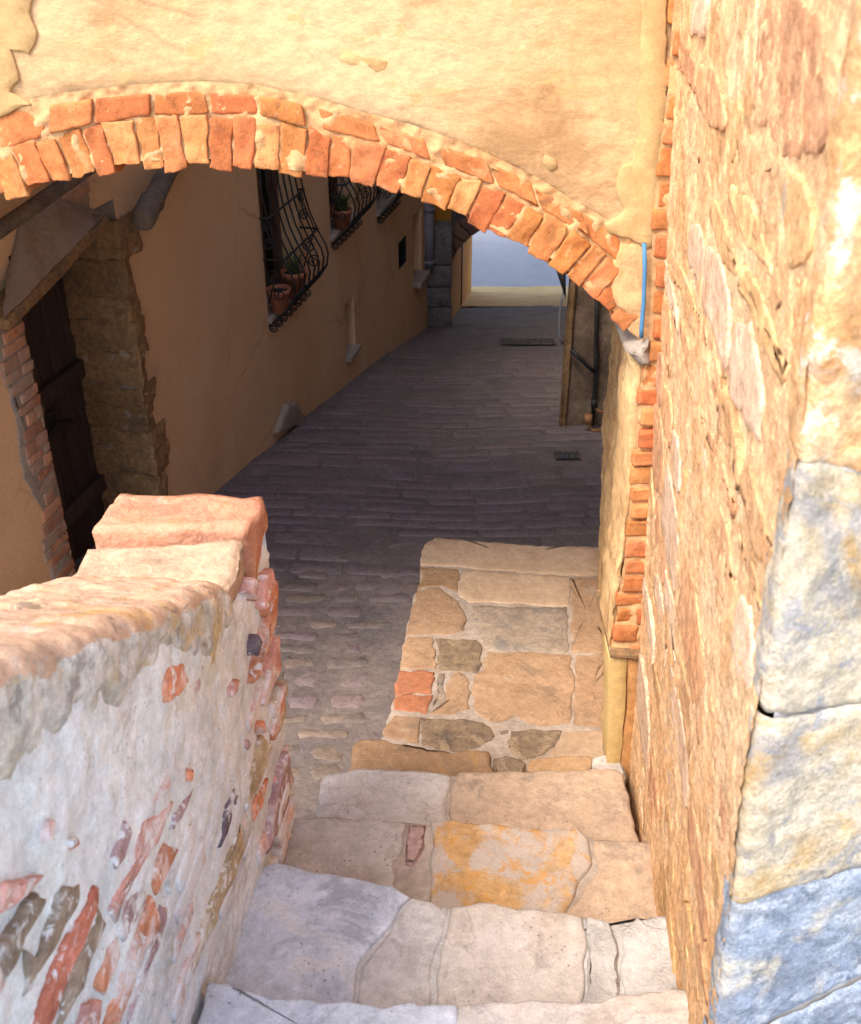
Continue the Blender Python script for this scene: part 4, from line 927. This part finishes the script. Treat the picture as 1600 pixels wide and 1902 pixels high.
# windows with belly grilles
PROF = [(.02, 1.35), (.024, 1.86), (.05, 2.02), (.088, 2.17), (.15, 2.32), (.20, 2.41), (.216, 2.48), (.20, 2.57), (.14, 2.66), (.06, 2.74), (.0, 2.79)]
def prof_n(d): return lerp_tab([(b, a) for a, b in PROF], d)
def spiral(c, e1_, e2_, r, turns=1.4, n=16, ph=0):
    return [c + (e1_ * math.cos(ph + 2 * math.pi * turns * i / n) + e2_ * math.sin(ph + 2 * math.pi * turns * i / n)) * (r * (1 - .75 * i / n)) for i in range(n + 1)]
def window(u0, u1, dtop, dsill, full):
    sh = dsill - 2.72; P = HF.P
    recess('window_reveal', (u0, u1, dtop, dsill), .30, 'house')
    w = box('window', HF, u0 + .01, u0 + .11, -dsill, -dtop, -.22, -.14, M['frame_wood'], hs, bevel=.005)
    box('frame', HF, u1 - .09, u1 - .01, -dsill, -dtop, -.22, -.14, M['frame_wood'], w, bevel=.005)
    box('frame', HF, (u0 + u1) / 2 - .05, (u0 + u1) / 2 + .05, -dsill, -dtop, -.215, -.15, M['frame_wood'], w, bevel=.005)
    box('frame', HF, u0 + .11, u1 - .09, -dsill, -dsill + .09, -.215, -.15, M['frame_wood'], w, bevel=.005)
    for a, b in ((u0 + .11, (u0 + u1) / 2 - .05), ((u0 + u1) / 2 + .05, u1 - .09)):
        box('pane', HF, a, b, -dsill + .09, -dtop, -.20, -.19, M['glass'], w, bevel=0)
    box('sill', HF, u0 - .02, u1 + .02, -dsill - .04, -dsill + .002, -.22, .03, M['sill'], w, bevel=.008, jit=.004, sub=2)
    cross = []
    for d in (1.62, 2.02, 2.30):
        n = prof_n(d) + .004
        cross.append([P(u0 - .01, -d - sh, -.01), P(u0 - .01, -d - sh, n), P(u1 + .01, -d - sh, n), P(u1 + .01, -d - sh, -.01)])
    gr = tubes('window_grille', cross, .0085, M['iron'], hs)
    nb = 8 if full else 7
    for i in range(nb):
        u = u0 + (u1 - u0) * i / (nb - 1)
        path = [P(u, -d - sh, n) for n, d in PROF]
        tubes('bar', [path], .0072, M['iron'], gr, 6)
        if i < nb - 1:
            um = u + (u1 - u0) / (nb - 1) * .5
            for (d, r) in ((2.58, .035), (2.69, .032)):
                n = prof_n(d)
                tubes('scroll', [spiral(P(um, -d - sh, n), HD, (UP * .8 + HN * .5).normalized(), r * (1 if full else 1.1), ph=i)], .0055, M['iron'], gr, 5)
        tubes('scroll', [spiral(P(u, -2.80 - sh, .035), HN, UP, .032, 1.5, ph=math.pi)], .006, M['iron'], gr, 5)
    for u in (u0, u1):
        for (d, n, r) in ((2.20, .045, .04), (2.43, .07, .06), (2.55, .10, .05), (2.08, .03, .03)):
            tubes('scroll', [spiral(P(u, -d - sh, n), HN, UP, r, 1.5, 18, ph=1)], .006, M['iron'], gr, 5)
        tubes('bar', [[P(u, -2.02 - sh, .005), P(u, -2.3 - sh, .12), P(u, -2.62 - sh, .01)]], .006, M['iron'], gr, 5)
M['glass'] = mat('dark window glass', [(.012, .013, .015), (.02, .02, .022)], 3, 20, .1, rough=.12, rand=0, bump=0)
window(*HOLES[1], True); window(*HOLES[2], False); window(*HOLES[3], False)
# flower pots standing on the grilled sills
def pot(u, n, dsill, r, h, label, kind):
    c = HF.P(u, -dsill + .004, n)
    o = thing('flower_pot', label, 'flower pot', c, None)
    V, Fc = lathe_geo(c, [(0, 0), (r * .68, 0), (r * .92, h * .78), (r * 1.0, h * .78), (r * 1.04, h), (r * .92, h), (r * .88, h * .85), (0, h * .84)], 20)
    obj('pot', V, Fc, M['terracotta'], o)
    V, Fc = lathe_geo(c, [(0, h * .86), (r * .88, h * .86)], 20); obj('soil', V, Fc, M['soil'], o)
    if kind:
        V, Fc = [], []
        for k in range(70 if kind == 1 else 110):
            th = rnd(0, 6.28); L = rnd(.10, .22) * (1 if kind == 1 else .8); lean = rnd(.1, .7)
            b = c + Vector((math.cos(th) * r * .5 * random.random(), math.sin(th) * r * .5 * random.random(), h * .86))
            dr = Vector((math.cos(th), math.sin(th), 0)); sd_ = Vector((-dr.y, dr.x, 0)) * (.003 if kind == 1 else .008)
            m_ = b + dr * L * lean * .4 + UP * L * .6; e = b + dr * L * lean + UP * L * (1 - .3 * lean)
            o_ = len(V); V += [b - sd_, b + sd_, m_ + sd_, m_ - sd_, e]; Fc += [(o_, o_ + 1, o_ + 2, o_ + 3), (o_ + 3, o_ + 2, o_ + 4)]
        obj('leaves', V, Fc, M['leaf'], o)
    return o
pot(4.43, .045, 2.72, .085, .17, 'empty terracotta pot at the near end of the closest grilled window sill', 0)
pot(4.76, .045, 2.72, .095, .19, 'terracotta pot with grassy green plant behind the closest window grille', 1)
pot(6.02, .03, 2.58, .085, .16, 'dark leafy potted plant on the sill of the second grilled window', 2)

# gateway wedge stone against the foot of the house
wp = [(532, 752), (548, 745), (560, 768), (572, 784), (512, 806)]
wf = HF
pts = [HF.px(u, v, .03) for u, v in wp]
o = stone('corner_stone', pts, HF, M['jamb_grey'], None, top=.05, depth=.09, bevel=.025, step=.05, jit=.015, bump=.008, rings=2)
tag(o, 'small wedge of grey stone leaning at the foot of the brown house wall', 'stone')

# ------------------------------------------------------------------ far gateway
gw = thing('gateway', 'dark far archway with orange plastered side opening onto the bright road', 'gateway', W(1.2, 12.3, 4.7))
GF = Frame(W(0, 12.2, 0), (1, 0, 0), (0, 0, 1), (0, -1, 0))
GX0, GX1, GS, GC = .22, 2.35, 4.15, 3.42
def garch(t):
    th = math.pi * t; cx = (GX0 + GX1) / 2; r = (GX1 - GX0) / 2
    return (cx - r * math.cos(th), -GS + (GS - GC) * math.sin(th))
n = 22
for i in range(n):
    a, b = garch((i + .04) / n), garch((i + .96) / n); cx = (GX0 + GX1) / 2
    ext = lambda p: (p[0] + (p[0] - cx) * .2, p[1] + .22 * max(.0, (p[1] + GS) / (GS - GC)) + 0.02)
    v0 = [a, b, ext(b), ext(a)]
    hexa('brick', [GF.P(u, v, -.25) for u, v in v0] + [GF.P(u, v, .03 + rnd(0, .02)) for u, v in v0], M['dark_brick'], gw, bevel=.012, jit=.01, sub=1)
def gface(a, b):
    u, v = garch(a); cx = (GX0 + GX1) / 2
    U = u + (u - cx) * .12; Vv = v + .02
    return GF.P(U + (u - cx) * b * 2.2, Vv + b * 6.0, .0)
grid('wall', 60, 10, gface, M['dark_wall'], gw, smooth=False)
box('side_wall', GF, GX1, GX1 + 2.5, -5.6, 2.0, -2.9, -.02, M['gate_wall'], gw, bevel=0)
def gleft(a, b): return W(.24 + .36 * a, 12.2 + 2.85 * a, 5.6 - 2.4 * b)
grid('side_wall', 8, 8, gleft, M['gate_wall'], gw)
hexa('side_wall', [W(.60, 15.05, 5.6), W(.24, 12.2, 5.6), W(-4, 12.2, 5.6), W(-4, 15.05, 5.6), W(.597, 15.05, -2), W(.237, 12.2, -2), W(-4, 12.2, -2), W(-4, 15.05, -2)], M['gate_wall'], gw, bevel=.0)
def gceil(a, b):
    u, v = garch(a); return W(u + .36 * b * (1 if a < .5 else 0), 12.2 + 2.85 * b, -v)
grid('vault', 30, 6, gceil, M['gate_wall'], gw)
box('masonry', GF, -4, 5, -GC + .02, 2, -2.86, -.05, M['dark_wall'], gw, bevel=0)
box('slit_shade', Frame(W(.24, 12.2, 0), (.36, 2.85, 0), (0, 0, 1), (2.85, -.36, 0)), 1.28, 1.36, -5.0, -4.0, -.02, .012, M['rubber'], gw, bevel=0)  # raised black strip; its colour gives the shade inside a slit
# stone pier with downpipe where house and gateway meet
pr = thing('stone_pier', 'damp grey stone pier at the far end of the house carrying a zinc downpipe', 'pier', W(.1, 12.0, 4.7))
for k, (d0, d1) in enumerate(((4.72, 5.0), (4.45, 4.71), (4.2, 4.44), (3.95, 4.19), (3.5, 3.94))):
    box('stone', Frame(W(0, 11.95, 0), (1, 0, 0), (0, 0, 1), (0, -1, 0)), -.12 + rnd(-.01, .01), .25 + rnd(-.02, .01), -d1, -d0, -.3, .02 + rnd(0, .03), M['pier'], pr, bevel=.02, jit=.012, sub=2)
V, Fc = tube_geo([W(-.02, 11.86, d) for d in (3.95, 3.5, 3.2, 2.6, 1.5)], .062, 12); obj('downpipe', V, Fc, M['zinc'], pr)
for d in (3.3, 3.9): 
    V, Fc = tube_geo([W(-.02, 11.86, d), W(-.02, 11.86, d - .05)], .072, 12); obj('pipe_collar', V, Fc, M['zinc'], pr)

# ------------------------------------------------------------------ house on the right, behind the arch
h2 = thing('stone_house', 'shadowed mottled brown house corner on the right beyond the arch', 'house', W(1.5, 7.5, 3.75))
KF = Frame(W(0, 7.37, 0), (1, 0, 0), (0, 0, 1), (0, -1, 0))
def hface(a, b):
    p = KF.P(1.02 + .66 * a, -4.0 + 8.0 * b, 0); return p + KF.N * (.012 * fr(p, 3, 3) + .004 * fr(p, 14, 3))
grid('wall', 30, 160, hface, M['house2'], h2)
def hside(a, b):
    y = 7.37 + 4.9 * a; p = W(1.02 + .22 * (y - 7.37), y, 5.2 - 9.2 * b); return p + Vector((-1, 0, 0)) * (.012 * fr(p, 2, 3))
grid('wall', 60, 60, hside, M['house2'], h2, flip=False)
def hback(a, b): return W(1.68 + .1 * a, 7.37 - 2.75 * a, 5 - 9 * b)
grid('wall', 20, 30, hback, M['house2'], h2)
box('door', KF, 1.50, 1.67, -3.72, -1.4, -.02, .03, M['wood'], h2, bevel=.006)
box('quoin', KF, 1.00, 1.05, -3.9, 1.0, -.05, .02, M['jamb'], h2, bevel=.012, jit=.006, sub=5)
def kp(u, v, n): q = KF.px(u, v, n); return KF.P(q[0], q[1], n)
tubes('iron_bar', [[kp(1061, 650, .06), kp(1075, 664, .08), kp(1095, 683, .08), kp(1104, 690, .06)]], .018, M['iron'], h2)
tubes('wall_pipe', [[kp(1110, 540, .05), kp(1108, 600, .05), kp(1107, 690, .05), kp(1104, 740, .05), kp(1100, 790, .05)]], .016, M['iron'], h2)
wp_ = thing('water_pipe', 'tarnished copper tap and bent pipe at the foot of the brown house', 'pipe', kp(1105, 800, .15))
tubes('pipe', [[kp(1094, 776, .14), kp(1096, 792, .14), kp(1100, 799, .15), kp(1120, 800, .16)]], .012, M['copper'], wp_, 8)
tubes('pipe', [[kp(1108, 758, .14), kp(1112, 764, .14), kp(1124, 766, .14)]], .012, M['copper'], wp_, 8)
tubes('valve', [[kp(1093, 786, .14), kp(1093, 770, .14)]], .032, M['copper'], wp_, 10)
tubes('valve', [[kp(1104, 756, .14), kp(1104, 742, .14)]], .026, M['iron'], wp_, 10)
cb = [(1048, 536), (1043, 560), (1040, 585), (1039, 605), (1040, 625), (1046, 640)]
V, Fc = tube_geo([kp(u, v, .03) for u, v in cb], .009, 8)
tag(obj('hanging_cable', V, Fc, M['zinc'], None, loc=kp(1046, 640, .03)), 'thin grey cable hanging beside the brown house corner', 'cable')
# dark shutter leaf swung out above the corner
sh = [kp(u, v, .0) for u, v in ((1026, 480), (1050, 490), (1050, 552), (1046, 540))]
hexa('bracket', [p + Vector((0, .0, 0)) for p in sh] + [p + Vector((0, -.05, 0)) for p in sh], M['iron'], h2, bevel=0, jit=0)

# covers set in the paving
def cover(px, label, cat, m, name):
    o_ = [hit(u, v, W(0, 0, lerp_tab(FLOOR, y_) - .012), UP) for (u, v), y_ in px]
    cpt = sum(o_, Vector()) / 4
    V = [p for p in o_] + [p - UP * .05 for p in o_]
    o = obj(name, V, [(0, 1, 2, 3), (0, 4, 5, 1), (1, 5, 6, 2), (2, 6, 7, 3), (3, 7, 4, 0)], M[m], None, smooth=False, loc=cpt)
    return tag(o, label, cat)
M['steel'] = mat('dark cast iron', [(.075, .068, .068), (.10, .09, .09)], 12, 60, .4, rough=.95, rand=0, bump=.6)
def drain(name, x0, x1, y0, y1, label, nbar):
    c = W((x0 + x1) / 2, (y0 + y1) / 2, lerp_tab(FLOOR, (y0 + y1) / 2)); o = thing(name, label, 'drain cover', c)
    def q(x, y, h): return W(x, y, lerp_tab(FLOOR, y) - .018 - h)
    V = [q(x0, y0, 0), q(x1, y0, 0), q(x1, y1, 0), q(x0, y1, 0)]; obj('plate', V, [(0, 1, 2, 3)], M['steel'], o, smooth=False)
    for k in range(nbar):
        xa = x0 + (x1 - x0) * (k + .25) / nbar; xb = x0 + (x1 - x0) * (k + .75) / nbar
        hexa('rib', [q(xa, y0 + .01, 0), q(xb, y0 + .01, 0), q(xb, y1 - .01, 0), q(xa, y1 - .01, 0), q(xa, y0 + .01, .008), q(xb, y0 + .01, .008), q(xb, y1 - .01, .008), q(xa, y1 - .01, .008)], M['steel'], o, bevel=0, jit=0)
    return o
drain('drain_cover', .88, 1.06, 6.58, 6.72, 'small dark iron drain cover in the paving by the right edge before the brown house', 5)
drain('drain_cover', .75, 1.35, 10.6, 10.95, 'wide ribbed iron drain grate across the far shadowed paving', 16)
o = stone('inspection_slab', [(.31, 4.87), (.64, 4.87), (.65, 5.27), (.32, 5.26)], FF, M['paving'], None, top=.004, depth=.03, bevel=.006, step=.06, jit=.008, rings=2)
tag(o, 'smooth square grey slab set in the paving just past the landing', 'paving slab')

# unseen slab, added over the far half of the passage to darken it
pc = box('shade_slab', Frame(W(0, 0, 0), (1, 0, 0), (0, 1, 0), (0, 0, 1)), -2.4, 3.4, 7.45, 12.14, EYE - 1.55, EYE - 1.1, M['house'], None, bevel=.01); struct(pc)
